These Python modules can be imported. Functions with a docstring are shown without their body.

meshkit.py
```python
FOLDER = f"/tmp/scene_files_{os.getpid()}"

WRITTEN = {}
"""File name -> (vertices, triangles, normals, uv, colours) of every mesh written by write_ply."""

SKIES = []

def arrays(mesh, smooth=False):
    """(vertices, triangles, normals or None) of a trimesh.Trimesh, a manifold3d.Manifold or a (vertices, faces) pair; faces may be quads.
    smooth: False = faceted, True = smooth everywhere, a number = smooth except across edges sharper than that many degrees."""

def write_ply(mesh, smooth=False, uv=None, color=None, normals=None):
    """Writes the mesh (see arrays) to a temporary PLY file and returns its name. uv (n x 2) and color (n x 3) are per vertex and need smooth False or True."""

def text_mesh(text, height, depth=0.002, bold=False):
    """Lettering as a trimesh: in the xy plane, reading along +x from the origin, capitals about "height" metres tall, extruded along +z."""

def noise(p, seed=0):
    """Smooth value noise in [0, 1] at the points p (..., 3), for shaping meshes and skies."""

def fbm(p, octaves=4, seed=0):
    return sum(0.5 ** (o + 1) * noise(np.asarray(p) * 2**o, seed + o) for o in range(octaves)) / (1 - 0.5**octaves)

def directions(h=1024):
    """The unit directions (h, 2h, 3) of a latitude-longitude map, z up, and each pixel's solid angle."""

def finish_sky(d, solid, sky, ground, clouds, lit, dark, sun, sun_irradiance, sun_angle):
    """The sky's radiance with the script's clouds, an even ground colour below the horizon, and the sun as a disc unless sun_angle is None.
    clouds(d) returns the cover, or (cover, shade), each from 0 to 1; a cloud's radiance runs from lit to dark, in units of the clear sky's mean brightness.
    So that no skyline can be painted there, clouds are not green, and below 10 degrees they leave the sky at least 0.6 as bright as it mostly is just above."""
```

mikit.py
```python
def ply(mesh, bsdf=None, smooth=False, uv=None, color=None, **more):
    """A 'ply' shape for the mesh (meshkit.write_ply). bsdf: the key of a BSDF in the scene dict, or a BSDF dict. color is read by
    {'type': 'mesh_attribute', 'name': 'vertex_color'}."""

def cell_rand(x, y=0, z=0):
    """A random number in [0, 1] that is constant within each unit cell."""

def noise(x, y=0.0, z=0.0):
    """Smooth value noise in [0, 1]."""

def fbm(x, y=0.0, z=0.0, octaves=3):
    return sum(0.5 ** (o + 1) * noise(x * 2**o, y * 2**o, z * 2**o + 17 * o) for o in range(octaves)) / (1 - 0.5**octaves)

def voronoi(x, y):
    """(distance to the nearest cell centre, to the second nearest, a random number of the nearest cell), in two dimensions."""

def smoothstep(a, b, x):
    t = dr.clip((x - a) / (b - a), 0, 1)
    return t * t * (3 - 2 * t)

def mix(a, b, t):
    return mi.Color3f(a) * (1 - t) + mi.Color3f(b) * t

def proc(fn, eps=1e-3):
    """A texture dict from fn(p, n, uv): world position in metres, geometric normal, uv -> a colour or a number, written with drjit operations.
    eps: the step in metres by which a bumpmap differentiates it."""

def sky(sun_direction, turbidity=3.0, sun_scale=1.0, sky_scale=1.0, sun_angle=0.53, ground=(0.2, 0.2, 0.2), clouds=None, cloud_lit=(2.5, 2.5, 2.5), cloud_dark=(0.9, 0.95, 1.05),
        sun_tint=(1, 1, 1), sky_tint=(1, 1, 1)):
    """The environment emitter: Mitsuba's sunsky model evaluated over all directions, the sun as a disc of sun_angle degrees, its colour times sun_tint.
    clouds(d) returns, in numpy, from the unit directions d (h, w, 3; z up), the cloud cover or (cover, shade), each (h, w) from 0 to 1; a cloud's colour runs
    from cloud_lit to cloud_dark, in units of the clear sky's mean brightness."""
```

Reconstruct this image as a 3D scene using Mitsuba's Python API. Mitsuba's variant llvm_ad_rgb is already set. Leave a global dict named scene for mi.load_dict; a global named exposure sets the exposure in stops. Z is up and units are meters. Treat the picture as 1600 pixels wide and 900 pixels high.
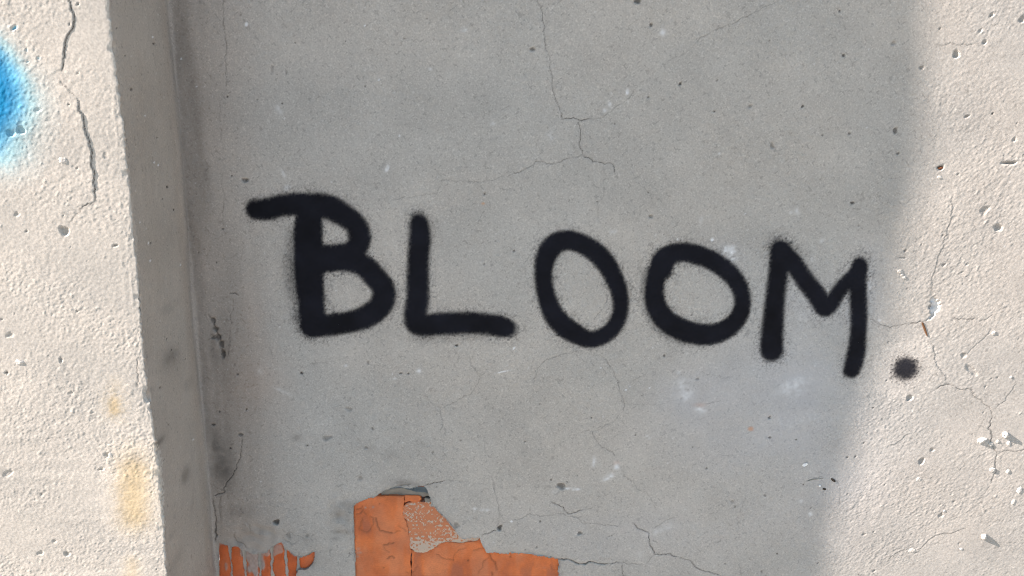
import math, numpy as np, trimesh, mitsuba as mi, drjit as dr, mikit, meshkit
from mikit import fbm, noise, smoothstep, mix
from scipy.ndimage import gaussian_filter, map_coordinates, zoom
from scipy.spatial import cKDTree
from scipy.interpolate import CubicSpline
from shapely.geometry import Polygon, Point
from shapely import contains_xy

T = mi.ScalarTransform4f
scene, labels = {'type': 'scene'}, {}
rng = np.random.default_rng(7)

# ---------------------------------------------------------------- camera, sky, exposure
EYE, AIM, UP = np.array([0, -1.2, 1.42]), np.array([0, .96858, -.24869]), [-.02496, .24861, .96828]
scene['camera'] = {'type': 'perspective', 'fov': 67.38, 'fov_axis': 'x', 'near_clip': .01, 'far_clip': 500.,
                   'to_world': T().look_at(origin=EYE.tolist(), target=(EYE + AIM).tolist(), up=UP)}
scene['sky'] = mikit.sky((-6.30, -1, 3.65), turbidity=3.0, sun_scale=1.5, sky_scale=.9, sun_tint=(.955, 1.04, 1.38), sky_tint=(1.04, .94, .81))
exposure = 3.39

# ---------------------------------------------------------------- survey of the wall (metres)
# every point is (s, z): s runs along the plan of the wall - negative on the pier face, 0 at the pier's arris,
# 0..DEPTH across the reveal, then along the recessed panel - and z is the height above the pavement
F = {
 "paint": {"B":[[3.9,1,[[0.2868,1.229,0.0166],[0.2999,1.2293,0.0176],[0.3224,1.2349,0.0179],[0.3478,1.2391,0.0181],[0.3729,1.2397,0.0181],[0.393,1.2372,0.0204],[0.4129,1.2306,0.0204],[0.4287,1.2208,0.0192],[0.4406,1.212,0.0182],[0.4483,1.1957,0.0188],[0.4468,1.1781,0.0183],[0.4352,1.1643,0.0184],[0.4156,1.1576,0.0201],[0.3899,1.1548,0.0211],[0.3725,1.1533,0.0205]]],[3.6,1,[[0.3793,1.1441,0.0174],[0.4051,1.1489,0.0174],[0.4277,1.1495,0.0179],[0.446,1.1458,0.0185],[0.4592,1.1387,0.0195],[0.4712,1.1253,0.0196],[0.4833,1.1097,0.0196],[0.4861,1.0926,0.0197],[0.4796,1.0763,0.0198],[0.4669,1.0641,0.0198],[0.4489,1.0538,0.0193],[0.412,1.0441,0.0188],[0.3888,1.0408,0.0194],[0.3678,1.0386,0.0178]]],[3.4,1,[[0.3717,1.2336,0.0181],[0.3693,1.2132,0.022],[0.3673,1.1772,0.0232],[0.3661,1.1353,0.0236],[0.3668,1.1035,0.0231],[0.3683,1.0767,0.0213],[0.3685,1.055,0.0204],[0.3684,1.0408,0.0199]]],[13,0.62,[[0.3576,1.1873,0.0183],[0.3552,1.156,0.0225],[0.3527,1.1244,0.0237],[0.3594,1.0872,0.0208]]],[9,0.75,[[0.3622,1.0537,0.023],[0.3658,1.0407,0.0209]]]],"L":[[4.0,1,[[0.5438,1.2135,0.0142],[0.5448,1.2002,0.0167],[0.5425,1.1608,0.0179],[0.5412,1.1186,0.0186],[0.5389,1.0757,0.0192],[0.5387,1.0485,0.0193],[0.569,1.0477,0.0193],[0.6004,1.0501,0.019],[0.6317,1.0515,0.0188],[0.6579,1.0494,0.0183],[0.6789,1.0456,0.0178],[0.6831,1.0446,0.0167]]],[8,0.75,[[0.5419,1.2247,0.0081],[0.5438,1.2105,0.0162]]],[3,0.55,[[0.6831,1.0446,0.0167],[0.6926,1.0421,0.0147]]],[8,0.25,[[0.548,1.0323,0.0189],[0.59,1.0378,0.0168],[0.6528,1.0406,0.0147]]]],"O":[[3.3,1,[[0.7764,1.1922,0.0168],[0.8041,1.1862,0.0163],[0.8315,1.1682,0.0168],[0.8548,1.1362,0.0154],[0.8689,1.0972,0.014],[0.8689,1.0713,0.0135],[0.8588,1.0481,0.0141],[0.8418,1.0334,0.0147],[0.8221,1.0285,0.0152],[0.7964,1.0388,0.0173],[0.7705,1.0578,0.0177],[0.7504,1.0963,0.015],[0.7429,1.1333,0.0144],[0.7459,1.1639,0.0163],[0.7564,1.1829,0.0178],[0.7764,1.1922,0.0168]]],[6,0.4,[[0.7944,1.0377,0.0168],[0.7628,1.0685,0.0156],[0.7442,1.1238,0.0144],[0.746,1.1608,0.0143]]]],"O2":[[3.3,1,[[0.9296,1.1539,0.0174],[0.933,1.1635,0.0184],[0.9445,1.1731,0.0173],[0.9625,1.1778,0.0163],[0.9852,1.1742,0.0163],[1.0083,1.1664,0.0158],[1.0332,1.1513,0.0154],[1.056,1.1276,0.0144],[1.066,1.1001,0.014],[1.0624,1.0731,0.0156],[1.0426,1.0507,0.0172],[1.0121,1.0412,0.0188],[0.9781,1.0469,0.0188],[0.9465,1.0635,0.0182],[0.9256,1.0943,0.0166],[0.9226,1.1221,0.0155],[0.9251,1.1444,0.0154]]],[3.4,0.98,[[0.9323,1.1582,0.0164],[0.9361,1.1488,0.0138],[0.9368,1.1457,0.0123]]],[7,0.5,[[0.9163,1.1389,0.0144],[0.9185,1.107,0.0155],[0.9405,1.0601,0.0167],[0.9733,1.0413,0.0168]]]],"M":[[3.8,1,[[1.1167,1.1838,0.0153],[1.118,1.1629,0.0161],[1.1182,1.1335,0.0164],[1.119,1.0691,0.018],[1.1205,1.0363,0.0189],[1.1224,1.0187,0.0184]]],[3.6,1,[[1.1209,1.1828,0.0148],[1.13,1.1747,0.0153],[1.1415,1.1635,0.0153],[1.1546,1.1471,0.0149],[1.1714,1.1274,0.0154],[1.1894,1.1065,0.0163],[1.2008,1.0939,0.0161],[1.2206,1.1212,0.0134],[1.2408,1.1472,0.0133],[1.2475,1.1579,0.0123]]],[3.6,1,[[1.2466,1.1641,0.0117],[1.2476,1.1495,0.0133],[1.2498,1.1262,0.0144],[1.2581,1.0727,0.0143],[1.2612,1.0345,0.0147],[1.2599,0.9978,0.0158],[1.2582,0.9865,0.0148]]],[10,0.9,[[1.1138,1.192,0.0112],[1.1209,1.1828,0.0142]]],[7,0.75,[[1.2458,1.1704,0.0071],[1.2469,1.1621,0.0112]]],[4,0.8,[[1.2005,1.0918,0.0145],[1.2005,1.0918,0.0145]]],[5,0.8,[[1.1229,1.0143,0.0179],[1.1206,1.0253,0.0179]]]],"dot":[[4.4,0.94,[[1.3453,0.9917,0.0185],[1.3476,0.9906,0.0185]]],[6,0.35,[[1.3457,0.9889,0.0212],[1.3479,0.9889,0.0212]]]],"blue":[[18,1,[[-0.1799,1.4484,0.0279],[-0.164,1.4338,0.028],[-0.1573,1.4117,0.0281],[-0.1576,1.3916,0.0283],[-0.1683,1.3694,0.0268],[-0.1866,1.3476,0.0269]]],[32,0.36,[[-0.1817,1.4366,0.0411],[-0.1516,1.3934,0.0482],[-0.1691,1.3522,0.0487]]]],"y1":[[6,0.62,[[-0.0518,0.9739,0.0055],[-0.0521,0.962,0.0074]]],[14,0.2,[[-0.0461,1.0015,0.0073],[-0.0521,0.962,0.0129]]]],"y2":[[13,0.52,[[-0.0348,0.8663,0.0169],[-0.0403,0.8297,0.019],[-0.0412,0.7926,0.0172]]],[20,0.34,[[-0.0324,0.8819,0.0225],[-0.0426,0.7872,0.0258]]]],"y3":[[12,0.45,[[-0.0502,0.7108,0.0078],[-0.0539,0.6829,0.0098]]]]},
 "cracks": [[1.3,2.2,0.8,1.0,1.0,[[-0.0507,1.5277],[-0.0503,1.5171],[-0.0485,1.5058],[-0.0459,1.4928],[-0.0485,1.485],[-0.0581,1.4724],[-0.063,1.4591],[-0.0668,1.4409],[-0.0709,1.4274]]],[0.6,1,0.55,0.2,1.0,[[-0.0749,1.4217],[-0.0732,1.4154],[-0.0636,1.406],[-0.0562,1.3981]]],[1.2,2.2,0.8,1.3,1.0,[[-0.0562,1.3981],[-0.0542,1.3868],[-0.0503,1.3772],[-0.0507,1.3592],[-0.0471,1.3469],[-0.0458,1.3362],[-0.0464,1.3077],[-0.0469,1.2882],[-0.0481,1.2625]]],[1.0,1.5,0.75,0.5,1.0,[[-0.0482,1.2616],[-0.0599,1.257],[-0.0673,1.2525]]],[1,1.5,0.7,0,1.0,[[-0.0679,1.2542],[-0.0687,1.2473]]],[0.6,0.8,0.4,0,1.0,[[-0.0685,1.249],[-0.0801,1.2383],[-0.0879,1.2311]]],[0.8,1.2,0.9,0,1.0,[[0.001,1.1395],[0.0023,1.1258],[0.0019,1.1119],[0.0016,1.0999]]],[0.8,1.2,0.5,0,1.0,[[-0.0103,1.041],[-0.0122,1.0121],[-0.015,0.9926]]],[0.7,0.8,0.5,0,1.0,[[0.7179,1.5608],[0.7202,1.5466],[0.7282,1.5326],[0.7301,1.5056],[0.7368,1.4785],[0.742,1.4649],[0.7436,1.4492],[0.7463,1.4278],[0.754,1.4045],[0.7614,1.3895]]],[1.2,1.5,0.95,0,1.0,[[0.7619,1.3895],[0.7623,1.3791]]],[0.8,1,0.75,0,1.0,[[0.7622,1.38],[0.7744,1.3813],[0.7862,1.3806],[0.7989,1.38],[0.8106,1.3802]]],[0.5,0.6,0.38,0,1.0,[[0.8106,1.3802],[0.8278,1.3873],[0.8465,1.402],[0.865,1.4166],[0.872,1.4281]]],[0.4,0.3,0.2,0,1.0,[[0.872,1.4281],[0.8966,1.4501],[0.922,1.471],[0.9405,1.4797],[0.9555,1.4947]]],[0.5,0.6,0.38,0,1.0,[[0.9555,1.4947],[0.9689,1.505],[0.9824,1.5134],[1.0052,1.523],[1.0279,1.5334],[1.05,1.5473],[1.0726,1.5567],[1.0948,1.5678]]],[0.7,0.8,0.6,0,1.0,[[0.7882,1.3797],[0.7919,1.3625],[0.7907,1.3461],[0.7965,1.3278]]],[0.8,1,0.7,0,1.0,[[0.7965,1.3278],[0.8066,1.3231],[0.8217,1.3166],[0.8318,1.313],[0.8416,1.3152],[0.8459,1.3104],[0.8495,1.2986]]],[0.6,0.7,0.5,0,1.0,[[0.7965,1.3278],[0.7721,1.3203],[0.7575,1.3131],[0.7427,1.3117],[0.7277,1.3153],[0.7131,1.3051],[0.6985,1.2968],[0.6886,1.2946]]],[0.5,0.5,0.35,0,1.0,[[0.6886,1.2946],[0.6639,1.2861],[0.644,1.2816],[0.6291,1.2802],[0.6091,1.2827],[0.5841,1.2831],[0.5792,1.282],[0.5722,1.2618],[0.5612,1.2596],[0.5391,1.257],[0.4989,1.25]]],[0.4,0.4,0.25,0,1.0,[[0.5822,1.283],[0.5692,1.2986],[0.5573,1.3228]]],[0.4,0.4,0.28,0,1.0,[[0.8299,1.3119],[0.8314,1.2853],[0.8317,1.2603],[0.8241,1.2521],[0.8265,1.2248],[0.8362,1.2148],[0.8378,1.185]]],[1.0,1.2,0.9,0,1.0,[[0.8378,1.185],[0.8382,1.1777]]],[0.5,0.6,0.45,0,1.0,[[0.848,1.1106],[0.844,1.089],[0.8375,1.0748],[0.8334,1.0725],[0.8257,1.0615],[0.8252,1.0505]]],[0.4,0.4,0.3,0,1.0,[[0.8363,1.1368],[0.835,1.1209],[0.8459,1.1105]]],[0.5,0.7,0.55,0,1.0,[[0.2575,1.5482],[0.2556,1.5214],[0.2556,1.4944],[0.2531,1.4578],[0.2538,1.4393],[0.2528,1.4112]]],[0.4,0.5,0.3,0,1.0,[[0.2528,1.4112],[0.2409,1.394],[0.2398,1.3634],[0.2386,1.3325]]],[0.5,0.6,0.4,0,1.0,[[0.2373,1.2854],[0.2372,1.2555],[0.2335,1.2026]]],[0.4,0.5,0.3,0,1.0,[[0.2591,1.1899],[0.2615,1.1641],[0.2564,1.1325],[0.2561,1.1113]]],[0.5,0.6,0.4,0,1.0,[[0.2409,1.0842],[0.236,1.057],[0.2333,1.0329],[0.228,1.0018],[0.2233,0.9794]]],[1.2,1.5,0.7,0,1.0,[[0.2372,1.0916],[0.2455,1.0918],[0.2505,1.0876]]],[2.4,3,0.55,0,1.0,[[0.1992,1.0539],[0.2069,1.0453],[0.2081,1.0322],[0.2115,1.0213],[0.2147,1.007],[0.2175,1.0015]]],[2,2.5,0.5,0,1.0,[[0.2009,1.021],[0.208,1.0168],[0.2105,1.008]]],[2,2.5,0.6,0,1.0,[[0.2155,0.9881],[0.217,0.9792]]],[0.7,1,0.6,0,1.0,[[0.2401,0.8417],[0.2371,0.8119],[0.2275,0.7815],[0.2174,0.7631],[0.2051,0.7444],[0.2022,0.7345]]],[1.4,1.5,0.7,0,1.0,[[0.2036,0.7394],[0.202,0.732],[0.1929,0.7293],[0.1826,0.7253]]],[0.9,1.5,0.7,0,1.0,[[0.1801,0.7215],[0.1831,0.7005],[0.1838,0.6793],[0.1819,0.6691]]],[2.0,2.5,0.7,0,1.0,[[0.1835,0.6755],[0.1812,0.659],[0.1805,0.6336]]],[0.5,0.6,0.42,0,1.0,[[0.8012,1.0024],[0.7801,1.0019],[0.7593,0.9935],[0.7438,0.9819],[0.737,0.9648],[0.7322,0.9477]]],[0.4,0.5,0.25,0,1.0,[[0.7322,0.9477],[0.7282,0.9017],[0.7272,0.8982],[0.7392,0.8938],[0.7524,0.8884],[0.7662,0.8654],[0.7731,0.8538]]],[0.6,0.7,0.45,0,1.0,[[0.8328,1.0033],[0.8458,0.998],[0.8548,0.9871],[0.864,0.9738],[0.8701,0.9604],[0.8791,0.9345],[0.8867,0.9152],[0.8833,0.9]]],[0.5,0.6,0.3,0,1.0,[[0.8833,0.9],[0.866,0.8821],[0.8452,0.8675],[0.8182,0.8656]]],[0.4,0.3,0.22,0,1.0,[[0.8909,0.9164],[0.9231,0.9161],[0.9551,0.9193],[0.9811,0.9292]]],[0.5,0.6,0.35,0,1.0,[[1.0216,0.9199],[1.0352,0.9237],[1.0511,0.9253]]],[0.4,0.4,0.3,0,1.0,[[0.8939,0.9543],[0.9091,0.966],[0.9215,0.972]]],[0.4,0.4,0.3,0,1.0,[[1.0149,0.9722],[1.0363,0.9705],[1.0582,0.9632]]],[0.4,0.4,0.22,0,1.0,[[0.9956,0.8833],[1.011,0.8919],[1.0315,0.904]]],[0.5,0.5,0.35,0,1.0,[[0.6218,0.9955],[0.6327,0.9733],[0.6435,0.9567],[0.6352,0.9394],[0.63,0.929],[0.614,0.9194],[0.5904,0.9061],[0.5797,0.9011]]],[0.5,0.5,0.3,0,1.0,[[0.5797,0.9011],[0.5689,0.9043],[0.5603,0.911],[0.5561,0.9201],[0.5422,0.9255]]],[0.6,0.6,0.4,0,1.0,[[0.5775,0.9011],[0.5797,0.8837],[0.5819,0.8686],[0.5776,0.8508]]],[0.4,0.4,0.25,0,1.0,[[0.6702,0.9517],[0.6811,0.9418],[0.6972,0.9399]]],[0.5,0.6,0.4,0,1.0,[[0.2949,1.0091],[0.2983,0.9925],[0.2998,0.9814]]],[0.4,0.3,0.2,0,1.0,[[0.3457,0.9658],[0.3673,0.9742],[0.3993,0.9784],[0.4261,0.987]]],[0.6,0.7,0.5,0,1.0,[[0.8344,0.8672],[0.8441,0.8462],[0.8578,0.8347],[0.8724,0.8268],[0.8784,0.8174]]],[0.5,0.6,0.35,0,1.0,[[0.8784,0.8174],[0.8815,0.8019],[0.8937,0.7817],[0.9106,0.7761],[0.9184,0.758],[0.9366,0.7499],[0.9479,0.7305],[0.9523,0.7157]]],[1.0,1.2,0.8,0,1.0,[[0.7689,0.7317],[0.778,0.7258],[0.7915,0.7212],[0.7975,0.7114]]],[1.3,1.4,0.85,0,1.0,[[0.7963,0.7139],[0.8021,0.7078],[0.8143,0.7106],[0.8274,0.7172]]],[0.5,0.6,0.35,0,1.0,[[0.8274,0.7172],[0.8384,0.7188],[0.847,0.7252]]],[0.55,0.7,0.42,0,1.0,[[0.7032,0.6913],[0.7198,0.6967],[0.7341,0.7059],[0.7588,0.7028],[0.7865,0.7074],[0.7978,0.7039],[0.8169,0.702],[0.8264,0.6897],[0.8545,0.6892],[0.8938,0.6866]]],[0.4,0.5,0.25,0,1.0,[[0.7574,0.7412],[0.7637,0.7537],[0.7564,0.7718],[0.7503,0.7898]]],[1.0,1.3,0.9,0,1.0,[[0.9136,0.6934],[0.9244,0.6824],[0.9394,0.6765],[0.9443,0.6703],[0.9462,0.659],[0.9504,0.6463],[0.956,0.6311]]],[1.2,1.5,0.95,0,1.0,[[0.956,0.6311],[0.9706,0.6328],[0.9818,0.6344],[0.9901,0.6295],[0.9993,0.6285]]],[0.8,1.1,0.75,0,1.0,[[0.9993,0.6285],[1.011,0.6237],[1.0214,0.6214],[1.0327,0.6075],[1.0434,0.6026],[1.0609,0.5979],[1.0785,0.5919],[1.1054,0.5849]]],[0.5,0.6,0.35,0,1.0,[[0.9469,0.6653],[0.9575,0.658],[0.9658,0.6519]]],[0.5,0.5,0.35,0,1.0,[[0.9561,0.6299],[0.9488,0.6206],[0.9415,0.6114]]],[0.6,0.7,0.35,0,1.0,[[0.9502,0.6818],[0.964,0.6935],[0.9735,0.7013],[0.9931,0.7069]]],[2.0,4,1.0,-2.0,1.0,[[0.7879,0.6167],[0.8072,0.6166],[0.8223,0.6093],[0.8359,0.6084],[0.8436,0.6138],[0.8551,0.6115],[0.87,0.6094],[0.8756,0.6108]]],[1.1,1.5,0.9,-0.5,1.0,[[0.8756,0.6108],[0.8869,0.6124],[0.8982,0.6128]]],[0.6,0.7,0.5,0,1.0,[[0.8982,0.6128],[0.9153,0.6119],[0.9381,0.6113]]],[0.8,1,0.65,0,1.0,[[0.9006,0.6115],[0.9043,0.587],[0.9059,0.5608]]],[0.4,0.4,0.25,0,1.0,[[0.9463,0.6077],[0.9499,0.5883]]],[0.9,1.2,0.8,0,1.0,[[0.5489,0.7551],[0.5633,0.7592],[0.5777,0.7632],[0.5854,0.7659]]],[0.5,0.5,0.35,0,1.0,[[0.5854,0.7659],[0.5964,0.7662],[0.613,0.7642],[0.6573,0.7605]]],[0.8,1,0.7,0,1.0,[[0.6499,0.6582],[0.6644,0.6662],[0.6778,0.6729]]],[0.5,0.6,0.38,0,1.0,[[0.6799,0.678],[0.6793,0.7081],[0.6767,0.7267],[0.6743,0.7389],[0.6706,0.7572],[0.6659,0.7754]]],[0.4,0.5,0.35,0,1.0,[[0.6831,0.6882],[0.7032,0.6913]]],[0.4,0.4,0.25,0,1.0,[[0.6504,0.8528],[0.6541,0.8232],[0.6675,0.808]]],[0.4,0.4,0.25,0,1.0,[[0.5797,0.8556],[0.5831,0.8332]]],[0.4,0.4,0.25,0,1.0,[[1.106,0.7509],[1.1023,0.7323],[1.0956,0.7097],[1.0994,0.6822]]],[0.4,0.3,0.25,0,1.0,[[1.0492,0.8281],[1.0821,0.8266]]],[0.6,0.6,0.4,0,1.0,[[1.0589,0.6583],[1.0699,0.6612],[1.0715,0.6688]]],[1.0,0.8,0.35,0,1.0,[[1.2075,0.7818],[1.2339,0.791]]],[0.6,0.8,0.4,0,1.0,[[1.2658,0.7737],[1.2717,0.737]]],[0.7,1.0,0.3,0.35,1.0,[[1.3773,1.281],[1.38,1.2589],[1.3804,1.2387],[1.3777,1.2182],[1.376,1.1976],[1.3693,1.1767],[1.3664,1.1504],[1.3677,1.1293],[1.3718,1.1166]]],[0.7,0.9,0.5,0.2,1.0,[[1.2734,1.0753],[1.2876,1.0702],[1.2989,1.064],[1.3099,1.0599],[1.3247,1.0658],[1.3401,1.0672]]],[1.0,1.6,0.8,0.4,1.0,[[1.3401,1.0672],[1.3522,1.0697],[1.36,1.0732],[1.3682,1.0745]]],[1.2,1.8,0.55,-0.6,1.0,[[1.4077,1.081],[1.4217,1.0781],[1.4425,1.0781],[1.4504,1.0799]]],[0.8,1,0.3,-0.6,1.0,[[1.4512,1.0756],[1.4677,1.0825],[1.4782,1.0871]]],[0.7,1,0.3,0.5,1.0,[[1.3732,1.0429],[1.3829,1.0344],[1.3892,1.0213],[1.394,1.0047],[1.4048,0.9904],[1.415,0.9794],[1.4183,0.966]]],[1.4,2,0.6,-0.5,1.0,[[1.4018,0.9564],[1.4093,0.9623],[1.4174,0.9648],[1.4303,0.964]]],[0.6,0.8,0.3,0,1.0,[[1.3894,0.9538],[1.4018,0.9564]]],[0.9,1.2,0.5,0.3,1.0,[[1.4303,0.964],[1.4444,0.9564],[1.458,0.9579],[1.4678,0.9445],[1.4832,0.9358],[1.4965,0.9269],[1.5037,0.9109]]],[0.6,0.8,0.3,0,1.0,[[1.458,0.9579],[1.4589,0.9648],[1.4588,0.9716]]],[1.1,1.5,0.7,0.3,1.0,[[1.5037,0.9109],[1.5015,0.8993],[1.5014,0.8876],[1.5099,0.8702],[1.5163,0.8527],[1.523,0.8457]]],[0.8,1.1,0.55,-0.3,1.0,[[1.523,0.8457],[1.5475,0.8488],[1.5686,0.8517],[1.5898,0.8547]]],[1.0,1.2,0.6,0.4,1.0,[[1.523,0.8457],[1.5228,0.829],[1.526,0.8051],[1.5238,0.7869]]],[0.6,0.8,0.3,0,1.0,[[1.5238,0.7869],[1.5178,0.7709],[1.5094,0.7559]]],[0.6,0.8,0.25,0,1.0,[[1.4941,0.9222],[1.4919,0.9048],[1.4859,0.8895],[1.4819,0.8753]]],[1.0,1.0,0.25,-0.4,1.0,[[1.5037,0.9225],[1.5155,0.9343],[1.5234,0.9494],[1.5298,0.961],[1.5374,0.9714]]],[0.8,1.0,0.22,-0.4,1.0,[[1.3372,0.8442],[1.3455,0.854],[1.3602,0.865],[1.3749,0.8748],[1.3817,0.8797]]],[0.7,1,0.45,-0.3,1.0,[[1.3678,0.6261],[1.3768,0.6418],[1.3922,0.6524],[1.4006,0.6565]]],[0.8,1.1,0.5,-0.4,1.0,[[1.4147,0.6531],[1.4221,0.6558],[1.4341,0.6727],[1.449,0.6845],[1.4596,0.6886],[1.4761,0.6903],[1.4864,0.6956],[1.4978,0.701]]],[0.5,0.7,0.25,0,1.0,[[1.5408,0.6732],[1.5687,0.6739],[1.6025,0.6736]]],[0.7,1,0.3,-0.3,1.0,[[1.3138,1.5014],[1.3307,1.5027],[1.3498,1.5023],[1.3825,1.5058]]],[1.0,1.2,0.5,0,1.0,[[1.3171,0.5987],[1.3294,0.6004],[1.3379,0.5967]]],[1.2,1.0,0.1,-0.5,1.0,[[1.4797,1.0731],[1.4727,1.0543],[1.4596,1.0397],[1.4468,1.0228],[1.4389,1.0137]]],[0.6,0.7,0.2,0,1.0,[[1.3298,0.7113],[1.344,0.7129],[1.3609,0.7121],[1.3646,0.7022]]],[1.0,1.6,0.4,0,1.0,[[0.2158,0.6537],[0.2117,0.6434],[0.2167,0.6333],[0.2289,0.6298],[0.2363,0.6211]]],[0.8,1.2,0.22,0,1.0,[[0.2355,0.6807],[0.2414,0.667],[0.2415,0.6506]]],[0.8,1.0,0.25,0,1.0,[[0.1871,0.7414],[0.196,0.7257],[0.1898,0.7007],[0.1922,0.672]]],[0.9,1.2,0.25,0,1.0,[[0.2979,0.6496],[0.3041,0.6383],[0.3152,0.6335],[0.3268,0.6402]]],[0.8,1.0,0.2,0,1.0,[[0.3119,0.6602],[0.3216,0.6503],[0.3406,0.6445]]],[0.7,0.8,0.3,0,1.0,[[0.383,0.6303],[0.3814,0.6174],[0.3845,0.6072]]],[0.8,1,0.5,0,1.0,[[0.4095,0.6092],[0.4177,0.6159],[0.4246,0.6187]]],[1.6,1.5,0.3,0,1.0,[[0.4665,0.7307],[0.4812,0.7422],[0.4946,0.7487],[0.5102,0.754],[0.5257,0.7569]]]],
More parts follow.
